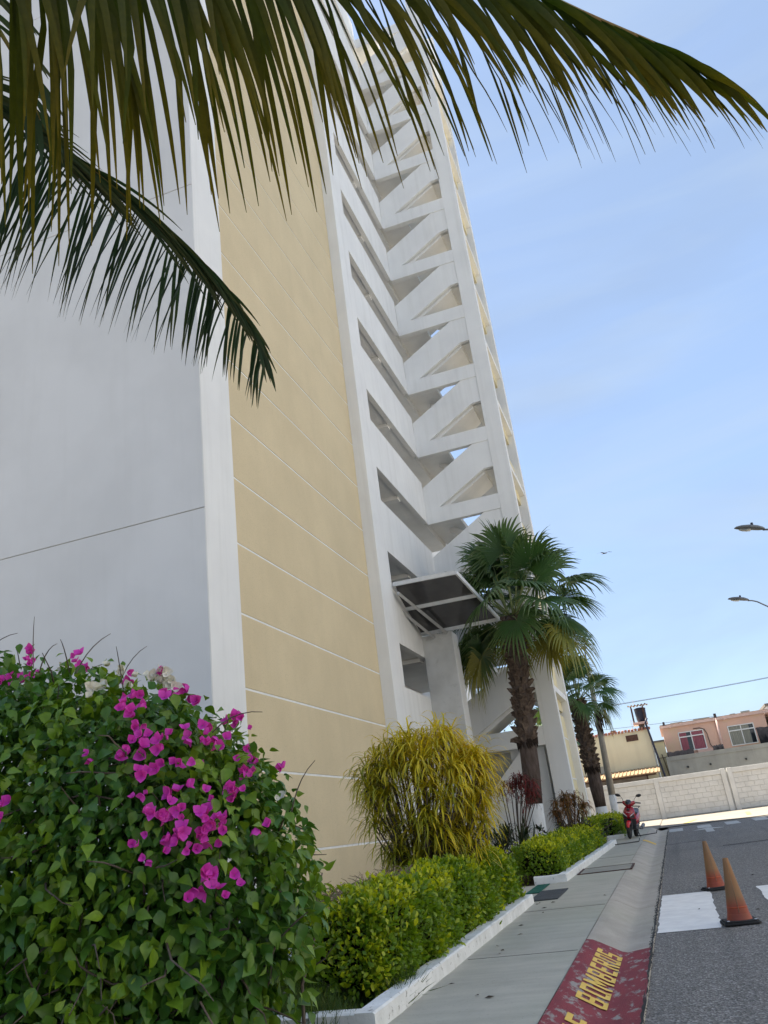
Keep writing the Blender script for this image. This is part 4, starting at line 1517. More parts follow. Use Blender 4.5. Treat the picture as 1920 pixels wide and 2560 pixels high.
    # clusters: (x, z, how many, spread in metres, white?); each flower is set on the leafy surface
    clusters = [(-3.58, 2.65, 14, 0.062, 0), (-3.58, 2.79, 5, 0.034, 0), (-3.25, 2.7, 5, 0.028, 0), (-3.14, 2.63, 2, 0.014, 0), (-2.84, 2.52, 3, 0.022, 0), (-2.61, 2.36, 3, 0.022, 0), (-2.6, 2.28, 3, 0.017, 0), (-2.52, 2.22, 5, 0.028, 0), (-2.46, 2.14, 3, 0.022, 0), (-2.38, 2.07, 10, 0.05, 0), (-2.44, 2.02, 7, 0.034, 0), (-2.35, 2.02, 2, 0.017, 0), (-2.51, 2.36, 9, 0.034, 0), (-2.42, 2.31, 3, 0.017, 0), (-2.65, 2.5, 3, 0.017, 0), (-2.25, 1.93, 7, 0.034, 0), (-2.34, 1.89, 5, 0.025, 0), (-2.67, 2.03, 2, 0.017, 0), (-2.24, 2.13, 3, 0.02, 0), (-2.2, 2.04, 7, 0.034, 0), (-2.16, 2.02, 3, 0.022, 0), (-2.2, 2.17, 7, 0.034, 0), (-2.04, 2.13, 3, 0.022, 0), (-2.0, 2.04, 2, 0.014, 0), (-2.14, 2.0, 2, 0.014, 0), (-2.08, 1.93, 3, 0.017, 0), (-2.03, 1.87, 2, 0.014, 0), (-2.03, 1.87, 3, 0.022, 0), (-1.9, 1.88, 2, 0.011, 0), (-2.23, 1.81, 2, 0.017, 0), (-2.27, 1.78, 3, 0.022, 0), (-2.35, 1.79, 3, 0.022, 0), (-2.06, 1.77, 7, 0.039, 0), (-2.02, 1.76, 3, 0.017, 0), (-2.27, 1.7, 5, 0.028, 0), (-2.24, 1.68, 7, 0.028, 0), (-2.13, 1.63, 14, 0.05, 0), (-2.09, 1.64, 7, 0.028, 0), (-2.05, 1.63, 3, 0.017, 0), (-2.22, 1.59, 5, 0.028, 0), (-2.16, 1.55, 5, 0.028, 0), (-2.36, 1.6, 3, 0.022, 0), (-2.32, 1.53, 2, 0.017, 0), (-2.06, 1.54, 3, 0.022, 0), (-2.1, 1.4, 5, 0.034, 0), (-2.07, 1.4, 3, 0.017, 0), (-2.1, 1.35, 3, 0.022, 0), (-2.03, 1.34, 2, 0.017, 0), (-1.99, 1.36, 2, 0.017, 0), (-3.02, 1.85, 3, 0.017, 0), (-3.03, 1.77, 3, 0.017, 0), (-1.92, 1.6, 2, 0.011, 0), (-2.36, 1.72, 2, 0.011, 0), (-2.62, 2.49, 12, 0.039, 1), (-2.59, 2.44, 9, 0.028, 1), (-2.83, 2.46, 9, 0.045, 1), (-2.73, 2.51, 3, 0.017, 1), (-3.01, 2.63, 2, 0.011, 1), (-1.93, 1.73, 2, 0.008, 1), (-2.92, 2.56, 3, 0.022, 1), (-3.34, 2.67, 2, 0.011, 1), (-2.86, 2.42, 2, 0.017, 1)]
    for (u, w, cnt, spr, wh) in clusters:
        for j in range(cnt):
            fx, fz = u + rg.normal(0, spr), w + rg.normal(0, spr * .8)
            hit = None
            for yy in np.arange(2.6, 4.3, .02):
                p = np.array([fx, yy, fz])
                if ((((p - B[:, :3]) / B[:, 3:]) ** 2).sum(1) < 1.0).any():
                    hit = p - np.array([0, rg.uniform(.0, .07), 0])
                    break
            if hit is None:
                cen = np.array([fx, 4.08, fz])
                if ((((cen - B[:, :3]) / B[:, 3:]) ** 2).sum(1)).min() > 1.3:
                    continue
                hit = cen
            o = bpy.data.objects.new('white_flower' if wh else 'flower', (wm if wh else fm)[rg.integers(0, 4)])
            COL.objects.link(o)
            o.parent = root
            o.matrix_parent_inverse = inv
            z = norm(np.array([rg.normal(.1, .6), -1.0 + rg.normal(0, .4), rg.normal(.35, .5)]))
            x = norm(np.cross(z, rg.normal(0, 1, 3)))
            y = np.cross(z, x)
            s = .035 * rg.uniform(.7, 1.4)
            o.matrix_basis = Matrix(((x[0] * s, y[0] * s, z[0] * s, hit[0]), (x[1] * s, y[1] * s, z[1] * s, hit[1]), (x[2] * s, y[2] * s, z[2] * s, hit[2]), (0, 0, 0, 1)))


bougainvillea()


# ------------------------------------------------------------------ crotons and small shrubs
def ribbon_leaves(starts, dirs, L, w, droop, rg, n=6, twist=.3):
    """arching strap leaves as arrays: V (N, 3*(n+1), 3)"""
    N = len(starts)
    p = starts.copy()
    d = norm(dirs)
    out = []
    Lr = L[:, None] / n
    for i in range(n + 1):
        q = i / n
        ww = w * (np.sin(PI * min(.97, .12 + .86 * q)) ** .6) * (1 if q < .999 else .15)
        wd = norm(np.cross(d, UP) + 1e-4)
        out += [p - wd * ww[:, None], p + np.array([0, 0, -.25]) * ww[:, None], p + wd * ww[:, None]]
        d = norm(d + np.array([0, 0, -1.0]) * (droop * (.5 + q))[:, None] + rg.normal(0, .15, (N, 3)))
        p = p + d * Lr
    return np.stack(out, 1)


def strap_shrub(name, base, label, cat, mat, tips, nl, Lr, w, droop, seed, parts, z_yel=None, stems=True, group=None, lean=.55):
    rg = np.random.default_rng(seed)
    bx, by = base
    z0 = gz(by) + .1
    root = empty(name, (bx, by, z0), label, cat, group)
    mm = MB()
    S_, D_, VV = [], [], []
    for tp in tips:
        tip = np.array(tp, float)
        b0 = np.array([bx + (tip[0] - bx) * .22 + rg.normal(0, .05), by + (tip[1] - by) * .22 + rg.normal(0, .05), z0])
        mid = b0 * .5 + tip * .5 + np.array([(tip[0] - bx) * -.12, 0, .05])
        if stems:
            mm.tube([tuple(b0), tuple(b0 * .72 + mid * .28 + np.array([0, 0, .1])), tuple(mid), tuple(tip - np.array([0, 0, .1])), tuple(tip)], [.019, .016, .013, .010, .006], 5, cap=False)
        ax = norm(tip - mid)
        k = nl
        a = rg.uniform(0, 2 * PI, k)
        el = rg.uniform(-.1, 1.25, k)
        dd = np.stack([np.cos(a) * np.cos(el), np.sin(a) * np.cos(el), np.sin(el)], -1) + ax * .35
        back = rg.exponential(.10, k)
        S_.append(tip[None] - ax[None] * np.minimum(back, .5)[:, None])
        D_.append(dd)
        base_v = rg.random(k) * .62
        if z_yel is not None:
            base_v = base_v + z_yel(tip) + back * .8
        VV.append(np.clip(base_v, 0, 1.1))
    st, dr, vv = np.concatenate(S_), np.concatenate(D_), np.concatenate(VV)
    N = len(st)
    L = rg.uniform(*Lr, N)
    W = ribbon_leaves(st, dr, L, w * rg.uniform(.7, 1.25, N), droop * rg.uniform(.7, 1.3, N), rg)
    nv = W.shape[1]
    rows = nv // 3
    tf = []
    for i in range(rows - 1):
        c = 3 * i
        tf += [(c, c + 1, c + 4, c + 3), (c + 1, c + 2, c + 5, c + 4)]
    tf = np.array(tf)
    tt = np.repeat(np.arange(rows) / (rows - 1), 3)
    if stems:
        tag(mm.build('stems', MT['twig'], root, smooth=True), kind='stuff')
    dist = np.linalg.norm(W.mean(1) - np.array([0, 0, 1.45]), axis=1)
    order = np.argsort(dist - .6 * L)
    for i in order[:parts]:
        npmesh('leaf', W[i], tf, mat, root, tt, np.full(nv, vv[i]))
    b = order[parts:]
    F = (tf[None] + (np.arange(len(b)) * nv)[:, None, None]).reshape(-1, 4)
    npmesh('foliage', W[b].reshape(-1, 3), F, mat, root, np.tile(tt, len(b)), np.repeat(vv[b], nv), kind='stuff')
    return root


rgc = np.random.default_rng(31)
tips = []
cx, cy, cz = -3.14, 11.1, 2.04
for i in range(78):
    q = norm(rgc.normal(0, 1, 3) + np.array([0, -.15, .25]))
    r = rgc.uniform(.55, 1.0) ** .5
    tips.append((cx + q[0] * .93 * r, cy + q[1] * .75 * r, cz + q[2] * .84 * r))
for i in range(16):
    a = rgc.uniform(0, 2 * PI)
    tips.append((cx + math.cos(a) * .55, cy + math.sin(a) * .5, rgc.uniform(1.15, 1.55)))
strap_shrub('croton_shrub', (-3.30, 11.2), 'tall croton with drooping ribbon leaves in yellow and olive behind the nearest hedge', 'shrub', MT['croton'], tips, 46, (.30, .56), .0105, .44, 33, 300,
            z_yel=lambda t: .42 - .34 * (t[2] - 1.2) / 1.5 - .22 * (t[0] - cx))
tips = []
for i in range(11):
    q = norm(rgc.normal(0, 1, 3) + np.array([0, 0, .2]))
    tips.append((-3.78 + q[0] * .34, 21.4 + q[1] * .35, 2.36 + q[2] * .30))
for i in range(3):
    tips.append((-3.18 + rgc.normal(0, .12), 21.0 + rgc.normal(0, .12), 2.40 + rgc.normal(0, .12)))
strap_shrub('croton_shrub', (-3.95, 21.4), 'dark red croton with thin drooping leaves behind the big palm trunk', 'shrub', MT['redcroton'], tips, 40, (.20, .36), .012, .46, 34, 0)
tips = []
for i in range(22):
    q = norm(rgc.normal(0, 1, 3) + np.array([0, 0, .3]))
    tips.append((-2.62 + q[0] * .42, 22.1 + q[1] * .35, 1.78 + q[2] * .28))
strap_shrub('croton_shrub', (-2.65, 22.1), 'round brown and orange croton to the right of the big palm trunk', 'shrub', MT['browncroton'], tips, 30, (.20, .36), .012, .48, 35, 0)
tips = [(-4.1 + rgc.normal(0, .35), 19.2 + rgc.normal(0, .5), .95 + rgc.uniform(0, .5)) for i in range(26)]
strap_shrub('low_shrub', (-4.1, 19.2), 'dark low shrub with maroon and green straps left of the big palm trunk', 'shrub', MT['darkleaf'], tips, 18, (.25, .45), .016, .25, 36, 0)
tips = [(-2.75 + rgc.normal(0, .35), 23.2 + rgc.normal(0, .4), 1.0 + rgc.uniform(0, .45)) for i in range(22)]
strap_shrub('low_shrub', (-2.75, 23.2), 'dark green low shrub under the brown croton', 'shrub', MT['darkleaf'], tips, 22, (.12, .24), .024, .22, 37, 0)
# a clump of stiff upright blades beside the palm foot
t = empty('snake_plant', (-3.55, 20.3, gz(20.3) + .12), 'stiff upright dark blades standing left of the limewashed palm foot', 'plant')
for i in range(12):
    a = rgc.uniform(0, 2 * PI)
    b = np.array([-3.55 + math.cos(a) * .08, 20.3 + math.sin(a) * .08, gz(20.3) + .12])
    W = ribbon_leaves(b[None], np.array([[math.cos(a) * .18, math.sin(a) * .18, 1.0]]), np.array([rgc.uniform(.8, 1.25)]), np.array([.028]), np.array([-.005]), rgc)
    nv = W.shape[1]
    tf = [(3 * i_ + j, 3 * i_ + j + 1, 3 * i_ + j + 4, 3 * i_ + j + 3) for i_ in range(nv // 3 - 1) for j in (0, 1)]
    npmesh('blade', W[0], tf, MT['darkleaf'], t, np.repeat(np.linspace(0, 1, nv // 3), 3), np.full(nv, rgc.random()))

# rough grass round the bushes
n = 16000
gx = np.concatenate([rgc.uniform(-4.4, -2.45, n // 2), rgc.uniform(-3.4, -2.35, n // 2)])
gy = np.concatenate([rgc.uniform(4.0, 9.0, n // 2), rgc.uniform(5.9, 7.4, n // 2)])
ok = ~((gy < 6.1) & (gy > 5.85) & (gx > -3.7))
gx, gy = gx[ok], gy[ok]
n = len(gx)
gp = np.stack([gx, gy, gz(1) * gy + .115], -1)
d = UP + rgc.normal(0, .38, (n, 3))
rot = frames(d, norm(rgc.normal(0, 1, (n, 3)) + np.array([0, 0, .1])))
hh = rgc.uniform(.08, .24, n) * (1 + .5 * np.sin(gx * 6 + gy * 4))
tv = np.array([(-.5, 0, 0), (.5, 0, 0), (.35, .55, .06), (-.35, .55, .06), (.03, 1, .3), (-.03, 1, .3)])
tf = np.array([(0, 1, 2, 3), (3, 2, 4, 5)])
V, F, T = scatter(tv, tf, tv[:, 1], gp, rot, np.stack([np.full(n, .009), hh, hh], -1))
npmesh('grass', V, F, MT['grass'], None, T, np.repeat(rgc.random(n), 6), kind='stuff')


# a thin leafy tree far behind the stair tower
def far_tree(x, y, h, r, label, seed):
    rg = np.random.default_rng(seed)
    root = empty('tree', (x, y, gz(y)), label, 'tree')
    m = MB()
    z0 = gz(y)
    m.tube([(x, y, z0), (x + .1, y, z0 + h * .3), (x, y + .1, z0 + h * .55)], [.16, .12, .09], 8)
    ends = []
    for i in range(14):
        a = rg.uniform(0, 2 * PI)
        e = np.array([x + math.cos(a) * r * rg.uniform(.3, .9), y + math.sin(a) * r * rg.uniform(.3, .9), z0 + h * rg.uniform(.55, 1.0)])
        m.tube([(x, y, z0 + h * rg.uniform(.3, .55)), tuple((e + np.array([x, y, z0 + h * .6])) / 2), tuple(e)], [.06, .04, .015], 5, cap=False)
        ends.append(e)
    m.build('trunk', MT['twig'], root, smooth=True)
    n = 5200
    e = np.array(ends)[rg.integers(0, 14, n)]
    P = e + rg.normal(0, r * .20, (n, 3))
    rot = frames(rg.normal(0, 1, (n, 3)), norm(rg.normal(0, 1, (n, 3))))
    tm = leaf_template([.02, .3, .02], .2, -.1)
    V, F, T = scatter(*tm, P, rot, .13 * rg.uniform(.6, 1.3, n))
    npmesh('crown', V, F, MT['tree'], root, T, np.repeat(rg.random(n), len(tm[0])))


far_tree(-7.2, 52, 6.2, 2.3, 'thin pale tree seen through the opening beside the big palm trunk', 5)


# ------------------------------------------------------------------ traffic cones
def cone(x, y, rz, label, tilt=0.0):
    z = gz(y) + .018
    t = empty('traffic_cone', (x, y, z), label, 'traffic cone', 'traffic cones on the crosswalk')
    Mx = Matrix.Translation((x, y, z)) @ Matrix.Rotation(rz, 4, 'Z') @ Matrix.Rotation(tilt, 4, 'Y') @ Matrix.Scale(.90, 4)
    m = MB()
    a, b = .205, .175
    oct_ = [(-a, -b), (-b, -a), (b, -a), (a, -b), (a, b), (b, a), (-b, a), (-a, b)]
    m.prism(oct_, 2, .0, .022)
    m.prism([(p * .9, q * .9) for p, q in oct_], 2, .022, .040)
    m.xform(Mx).build('base', MT['rubber'], t, bevel=.006)
    m = MB()
    prof = [(.145, .041), (.140, .052), (.133, .075), (.1285, .10), (.127, .103), (.125, .104)]
    for i in range(1, 13):
        u = i / 12
        prof.append((.125 - .093 * u, .104 + .60 * u))
    prof += [(.029, .708), (.022, .706), (.020, .66)]
    m.lathe(prof, n=28)
    m.xform(Mx).build('body', MT['coneorange'], t, smooth=True, attrs=True, angle=45)
    m = MB()
    m.lathe([(.1165, .165), (.1145, .180), (.1125, .182)], n=28)
    m.xform(Mx).build('ridge', MT['coneridge'], t, smooth=True)
    m = MB()
    for q in (0,):
        m.tube([(-.006, -.123, .12), (-.003, -.075, .42), (0, -.033, .70)], [.0035, .003, .002], 4)
    m.xform(Mx).build('mould_seam', MT['drytwig'], t, smooth=True)
    for (p, q) in ((.16, -.12), (-.15, -.13)):
        m = MB()
        m.lathe([(.016, .040), (.016, .044), (.006, .046)], (p, q, 0), 8)
        m.xform(Mx).build('stud', MT['silver'], t)


cone(.33, 10.30, .12, 'nearer faded orange cone on a black base at the edge of the crosswalk bar', .015)
cone(.235, 13.55, .25, 'farther faded orange cone behind the other one on the asphalt', -.02)


# ------------------------------------------------------------------ perimeter wall of white blocks
def perimeter():
    yw = 44.0
    z0 = gz(yw) + .06
    w = empty('perimeter_wall', (2.0, yw, z0), 'long whitewashed block wall with pillars across the end of the street', 'wall')
    top = 2.80
    m = MB()
    m.box(-9, 16, yw + .06, yw + .24, z0 - .4, top - .2)
    m.build('wall_core', MT['mortar'], w)
    piers = [-7.2, -4.05, -.80, 2.34, 2.64, 5.85, 9.0, 12.2]
    for x in piers:
        m = MB()
        m.box(x - .11, x + .11, yw - .035, yw + .28, z0 - .3, top + (.03 if x > 0 else 0))
        m.build('pillar', MT['wallwhite'], w, bevel=.012)
    for a, b in zip(piers[:-1], piers[1:]):
        if b - a < .5:
            m = MB()
            m.box(a + .112, b - .112, yw + .1, yw + .2, z0 - .3, top - .05)
            m.build('gap_filler', MT['mortar'], w)
            continue
        m = MB()
        m.box(a + .111, b - .111, yw - .02, yw + .26, top - .21, top + random.uniform(-.01, .01))
        m.build('coping_beam', MT['wallwhite'], w, bevel=.01)
        rows = 7
        hgt = (top - .22 - z0) / rows
        for r in range(rows):
            n = int(round((b - a - .22) / .42))
            L = (b - a - .224) / n
            off = (r % 2) * L / 2
            xs = [a + .112 + i * L + off for i in range(n + (0 if off else 1))]
            if off:
                xs = [a + .112] + xs + [b - .112]
            for p, q in zip(xs[:-1], xs[1:]):
                j = random.uniform(-.005, .005)
                m = MB()
                g_ = .0045
                zz0, zz1 = z0 + r * hgt + g_, z0 + (r + 1) * hgt - g_
                m.add([(p + g_, yw + .058, zz0), (q - g_, yw + .058, zz0), (q - g_, yw + .058, zz1), (p + g_, yw + .058, zz1),
                       (p + g_ * 2, yw + .045 + j, zz0 + g_), (q - g_ * 2, yw + .045 + j, zz0 + g_), (q - g_ * 2, yw + .045 + j, zz1 - g_), (p + g_ * 2, yw + .045 + j, zz1 - g_)],
                      [(7, 6, 5, 4)[::-1], (0, 1, 5, 4), (1, 2, 6, 5), (2, 3, 7, 6), (3, 0, 4, 7)])
                m.build('block', MT['wallwhite'], w)
    m = MB()
    m.box(-9, 16, yw - .012, yw + .058, z0 - .3, z0 + .03)
    m.build('plinth', MT['greywall'], w)


perimeter()


# ------------------------------------------------------------------ houses behind the wall
def box_obj(name, parent, mat, *c, bevel=0.0):
    m = MB()
    m.box(*c)
    return m.build(name, mat, parent, bevel=bevel)


h = empty('cream_house', (-2.2, 47.2, gz(47)), 'plain cream house wall with one small dark window and a tiled roof edge', 'house')
box_obj('wall', h, MT['cream'], -7.5, -.62, 47.0, 52.0, .4, 5.40)
box_obj('shaded_side_wall', h, MT['greywall'], -.619, -.60, 47.01, 52.0, .4, 5.38)  # cream wall turned grey here: the shade of this side is painted in
f = box_obj('window', h, MT['cream'], -1.90, -1.19, 46.975, 46.999, 4.86, 5.26)
box_obj('pane', f, MT['rust'], -1.86, -1.23, 46.965, 46.974, 4.90, 5.22)
f = box_obj('side_window', h, MT['trim'], -.599, -.58, 47.6, 48.6, 3.6, 4.9)
box_obj('pane', f, MT['glassdark'], -.579, -.572, 47.65, 48.55, 3.65, 4.85)
for i in range(40):
    x = -7.4 + i * .175
    m = MB()
    m.tube([(x, 46.90, 5.43 + .02 * math.sin(i * 2.2)), (x, 47.5, 5.50)], .075, 6)
    m.build('roof_tile', MT['tile'], h)
for (x, z) in ((-2.6, 5.55), (-3.3, 5.53), (-2.45, 5.56)):
    m = MB()
    m.box(x, x + .14, 47.2, 47.4, 5.46, z + .05)
    m.build('rubble', MT['tile'], h)
box_obj('patched_render', h, MT['greywall'], -3.9, -3.0, 46.985, 46.999, 3.3, 3.85)
m = MB()
m.tube([(-.55, 46.8, 5.95), (-.68, 46.8, 5.72), (-.31, 46.8, 2.75), (-.28, 46.8, 1.4)], .055, 10)
m.build('drain_pipe', MT['tank'], h, smooth=True)
# lean-to
m = MB()
m.prism([(44.75, 3.08), (46.98, 3.42), (46.98, 3.47), (44.75, 3.13)], 0, -5.2, -.50)
lt = m.build('leanto_roof', MT['roofsheet'], h)
for i in range(24):
    x = -5.1 + i * .195
    m = MB()
    m.tube([(x, 44.74, 3.15), (x, 46.97, 3.485)], .028, 5)
    m.build('sheet_rib', MT['roofsheet'], lt)
box_obj('leanto_wall', h, MT['cinder'], -5.0, -1.15, 45.9, 46.05, .8, 3.2)
for x in (-4.6, -3.55, -1.2):
    box_obj('leanto_post', h, MT['rust'], x, x + .07, 44.9, 44.97, .9, 3.1)
box_obj('leanto_beam', h, MT['rust'], -5.1, -.7, 44.9, 44.98, 3.0, 3.085)

# water tank standing on the cream house
wt_ = empty('water_tank', (-.86, 47.6, 5.42), 'dark blue water tank on a raised stand under a small corrugated roof', 'water tank')
m = MB()
m.box(-1.06, -.76, 47.4, 47.8, 5.42, 5.72)
m.build('pedestal', MT['cinder'], wt_)
m = MB()
m.box(-1.33, -.56, 47.2, 48.0, 5.722, 5.85)
m.build('platform', MT['pinktrim'], wt_, bevel=.01)
m = MB()
m.lathe([(.235, .001), (.255, .10), (.27, .12), (.275, .30), (.285, .32), (.29, .50), (.30, .66), (.312, .68), (.312, .72), (.20, .76), (.10, .77)], (-.83, 47.6, 5.852), 24)
m.build('tank', MT['tank'], wt_, smooth=True, angle=40)
for (x, y) in ((-1.27, 47.25), (-.66, 47.25), (-1.27, 47.95), (-.66, 47.95)):
    m = MB()
    m.tube([(x, y, 5.851), (x + .01, y, 6.68)], .04, 6)
    m.build('post', MT['rust'], wt_)
V, F = [], []
nx = 49
for i in range(nx):
    x = -1.42 + 1.06 * i / (nx - 1)
    zc = 6.72 + .035 * math.sin(i / (nx - 1) * 2 * PI * 6)
    V += [(x, 47.05, zc), (x, 48.15, zc + .05), (x, 48.15, zc + .062), (x, 47.05, zc + .012)]
for i in range(nx - 1):
    a = i * 4
    F += [(a, a + 4, a + 5, a + 1), (a + 3, a + 2, a + 6, a + 7), (a, a + 3, a + 7, a + 4), (a + 1, a + 5, a + 6, a + 2)]
m = MB()
m.add(V, F)
m.build('roof_sheet', MT['roofsheet'], wt_)
m = MB()
m.tube([(-1.05, 47.3, 6.75), (-1.08, 47.3, 7.05)], .012, 5)
m.tube([(-1.3, 47.2, 5.9), (-1.42, 47.2, 6.0), (-1.38, 47.2, 5.45)], .014, 5)
m.build('pipe', MT['silver'], wt_)

# narrow yellow house between
h = empty('narrow_house', (-.2, 50.2, gz(50)), 'narrow yellow house end in the gap between the cream and pink houses', 'house')
box_obj('wall', h, MT['pale_yellow'], -.56, .02, 50.0, 55.0, .5, 4.86)
box_obj('roof_edge', h, MT['cinder'], -.60, .06, 49.9, 55.0, 4.862, 4.95)
m = MB()
m.tube([(-.25, 49.95, 4.2), (-.05, 49.95, 2.6)], .02, 5)
m.tube([(-.5, 49.96, 4.0), (.02, 49.96, 4.0)], .014, 5)
m.build('pipe', MT['rust'], h)

# pink house
h = empty('pink_house', (2.9, 51.2, gz(51)), 'pink house with two curtained windows behind the white wall', 'house')
box_obj('wall', h, MT['pink'], .07, 5.64, 51.0, 57.0, .6, 5.62)
box_obj('eave', h, MT['pinktrim'], -.04, 5.95, 50.86, 57.0, 5.622, 5.76)
box_obj('roof', h, MT['cinder'], .0, 5.9, 51.2, 57.0, 5.762, 5.84)
for i, x in enumerate((.1, 3.06, 5.2)):
    box_obj('gutter_bracket', h, MT['pinktrim'], x + .4, x + .5, 50.84, 50.859, 5.58, 5.72)
m = MB()
m.tube([(3.07, 50.93, 5.74), (3.04, 50.93, 3.7)], .075, 10)
m.build('downpipe', MT['pinktrim'], h, smooth=True)
box_obj('chimney', h, MT['dark'], 3.02, 3.16, 51.1, 51.3, 5.76, 6.02)
box_obj('chimney', h, MT['dark'], .18, .30, 51.0, 51.2, 5.76, 5.98)
for (x0, x1, z) in ((.6, 1.3, 5.9), (1.9, 2.8, 5.92), (3.9, 4.2, 5.9), (4.5, 5.0, 5.95)):
    box_obj('roof_clutter', h, MT['greywall'], x0, x1, 51.5, 51.7, 5.76, z)


def house_window(x0, x1, z0, z1, cur, dark_strip):
    fr = MB()
    yw = 50.97
    t = .05
    zm = z0 + (z1 - z0) * .74
    xm = (x0 + x1) / 2
    fr.box(x0, x1, yw - .03, yw + .02, z1 - t, z1)
    fr.box(x0, x1, yw - .03, yw + .02, z0, z0 + t)
    fr.box(x0, x0 + t, yw - .03, yw + .02, z0 + t, z1 - t)
    fr.box(x1 - t, x1, yw - .03, yw + .02, z0 + t, z1 - t)
    fr.box(x0 + t, x1 - t, yw - .028, yw + .018, zm - .03, zm + .03)
    fr.box(xm - .025, xm + .025, yw - .026, yw + .016, z0 + t, zm - .03)
    fr.box(xm - .025, xm + .025, yw - .026, yw + .016, zm + .03, z1 - t)
    f = fr.build('window', MT['trim'], h)
    box_obj('pane', f, MT['glassdark'], x0 + t, x1 - t, yw + .021, yw + .026, z0 + t, z1 - t)
    for (a, b) in dark_strip:
        # pleated curtain
        n = 28
        V, F = [], []
        for i in range(n + 1):
            x = x0 + t + (x1 - x0 - 2 * t) * (a + (b - a) * i / n)
            yy = yw + .012 + .007 * math.sin(i * 1.6)
            V += [(x, yy, z0 + t + .01), (x, yy, z1 - t - .01)]
        for i in range(n):
            F.append((2 * i, 2 * i + 2, 2 * i + 3, 2 * i + 1))
        m = MB()
        m.add(V, F)
        m.build('curtain', cur, f, smooth=True)


house_window(.87, 2.26, 4.20, 5.28, MT['curtainpink'], ((0, .30), (.52, .98)))
house_window(3.55, 4.95, 4.12, 5.22, MT['curtaingrey'], ((0, .49), (.52, .82)))
m = MB()
m.tube([(1.75, 50.94, 5.36), (2.1, 50.93, 5.36), (2.32, 50.93, 5.25), (2.42, 50.93, 5.0), (2.45, 50.93, 4.4), (2.6, 50.9, 4.1), (2.55, 50.93, 4.05)], .022, 6)
m.build('cable', MT['cable'], h, smooth=True)
box_obj('sill_block', h, MT['pinktrim'], 1.7, 2.5, 50.6, 50.95, 3.95, 4.18)

w = empty('cement_wall', (2.5, 49.0, gz(49)), 'bare grey cement wall with three round holes in front of the pink house', 'wall')
m = MB()
m.box(-.02, 9.0, 49.0, 49.2, .5, 3.72)
m.build('wall_face', MT['greywall'], w)
box_obj('top_band', w, MT['greywall'], -.07, 9.0, 48.965, 49.22, 3.722, 3.95)
box_obj('end_post', w, MT['greywall'], -.08, .06, 48.97, 49.21, .5, 3.72)
for (x, z) in ((.94, 3.30), (2.10, 3.28), (3.92, 3.29)):
    m = MB()
    m.tube([(x, 48.995, z), (x, 48.955, z)], .075, 14)
    c = m.build('hole_ring', MT['greywall'], w)
    m = MB()
    m.tube([(x, 48.99, z), (x, 48.95, z)], .058, 14)
    m.build('hole', MT['dark'], c)
for (a, b, z, lab) in ((.02, 1.45, 4.20, 'dark tarpaulin strip above the grey wall under the pink curtained window'), (2.45, 3.0, 4.22, 'dark tarpaulin scrap on the grey wall beside the downpipe'), (4.85, 7.5, 4.80, 'large black tarpaulin on the grey wall right of the grey curtained window')):
    V, F = [], []
    n = 12
    for i in range(n + 1):
        x = a + (b - a) * i / n
        V += [(x, 49.12 + .03 * math.sin(i * 2), 3.9), (x, 49.3 + .04 * math.sin(i * 1.3), z + random.uniform(-.035, .03)), (x, 49.8, z - .06)]
    for i in range(n):
        for k in (0, 1):
            F.append((3 * i + k, 3 * i + 3 + k, 3 * i + 4 + k, 3 * i + 1 + k))
    m = MB()
    m.add(V, F)
    tag(m.build('tarpaulin', MT['tarp'], smooth=True), lab, 'tarpaulin')

# pale building beyond, at the right edge
h = empty('white_house', (7.4, 53, gz(53)), 'white house corner at the right edge beyond the pink house', 'house')
box_obj('wall', h, MT['trim'], 5.98, 10, 52.0, 58, .6, 6.05)
box_obj('roof_edge', h, MT['cinder'], 5.9, 10.1, 51.9, 58, 6.052, 6.2)


# ------------------------------------------------------------------ poles, lamps, wires
t = empty('concrete_pole', (-2.60, 38.0, gz(38) + .1), 'slim tapering concrete pole with a limewashed foot and a small lamp on top', 'pole')
m = MB()
m.tube([(-2.60, 38, .7), (-2.585, 38, 2.2)], [.165, .152], 16)
m.build('limewash_band', MT['lime'], t, smooth=True)
m = MB()
m.tube([(-2.585, 38, 2.201), (-2.50, 38, 5.5), (-2.45, 38, 7.9)], [.15, .115, .085], 16)
m.build('shaft', MT['pole'], t, smooth=True)
m = MB()
m.tube([(-2.45, 38, 7.9), (-2.43, 38, 8.5)], .028, 8)
m.build('mast', MT['lampgrey'], t, smooth=True)
m = MB()
m.lathe([(.05, 0), (.13, .03), (.15, .09), (.11, .14), (.03, .17)], (-2.43, 38, 8.5), 14)
m.build('lamp_head', MT['lampgrey'], t, smooth=True)
# tangle of old leaf fibre and cable hanging on the pole
m = MB()
for i in range(22):
    x = -2.50 + random.uniform(-.18, .3)
    z = 5.6 + random.uniform(-.15, .35)
    L = random.uniform(.2, 1.0)
    m.tube([(x, 37.85, z), (x + random.uniform(-.04, .08), 37.82, z - L * .5), (x + random.uniform(-.05, .14), 37.85, z - L)], [.022, .03, .008], 5)
m.build('hanging_cable', MT['fibre'], t, smooth=True)


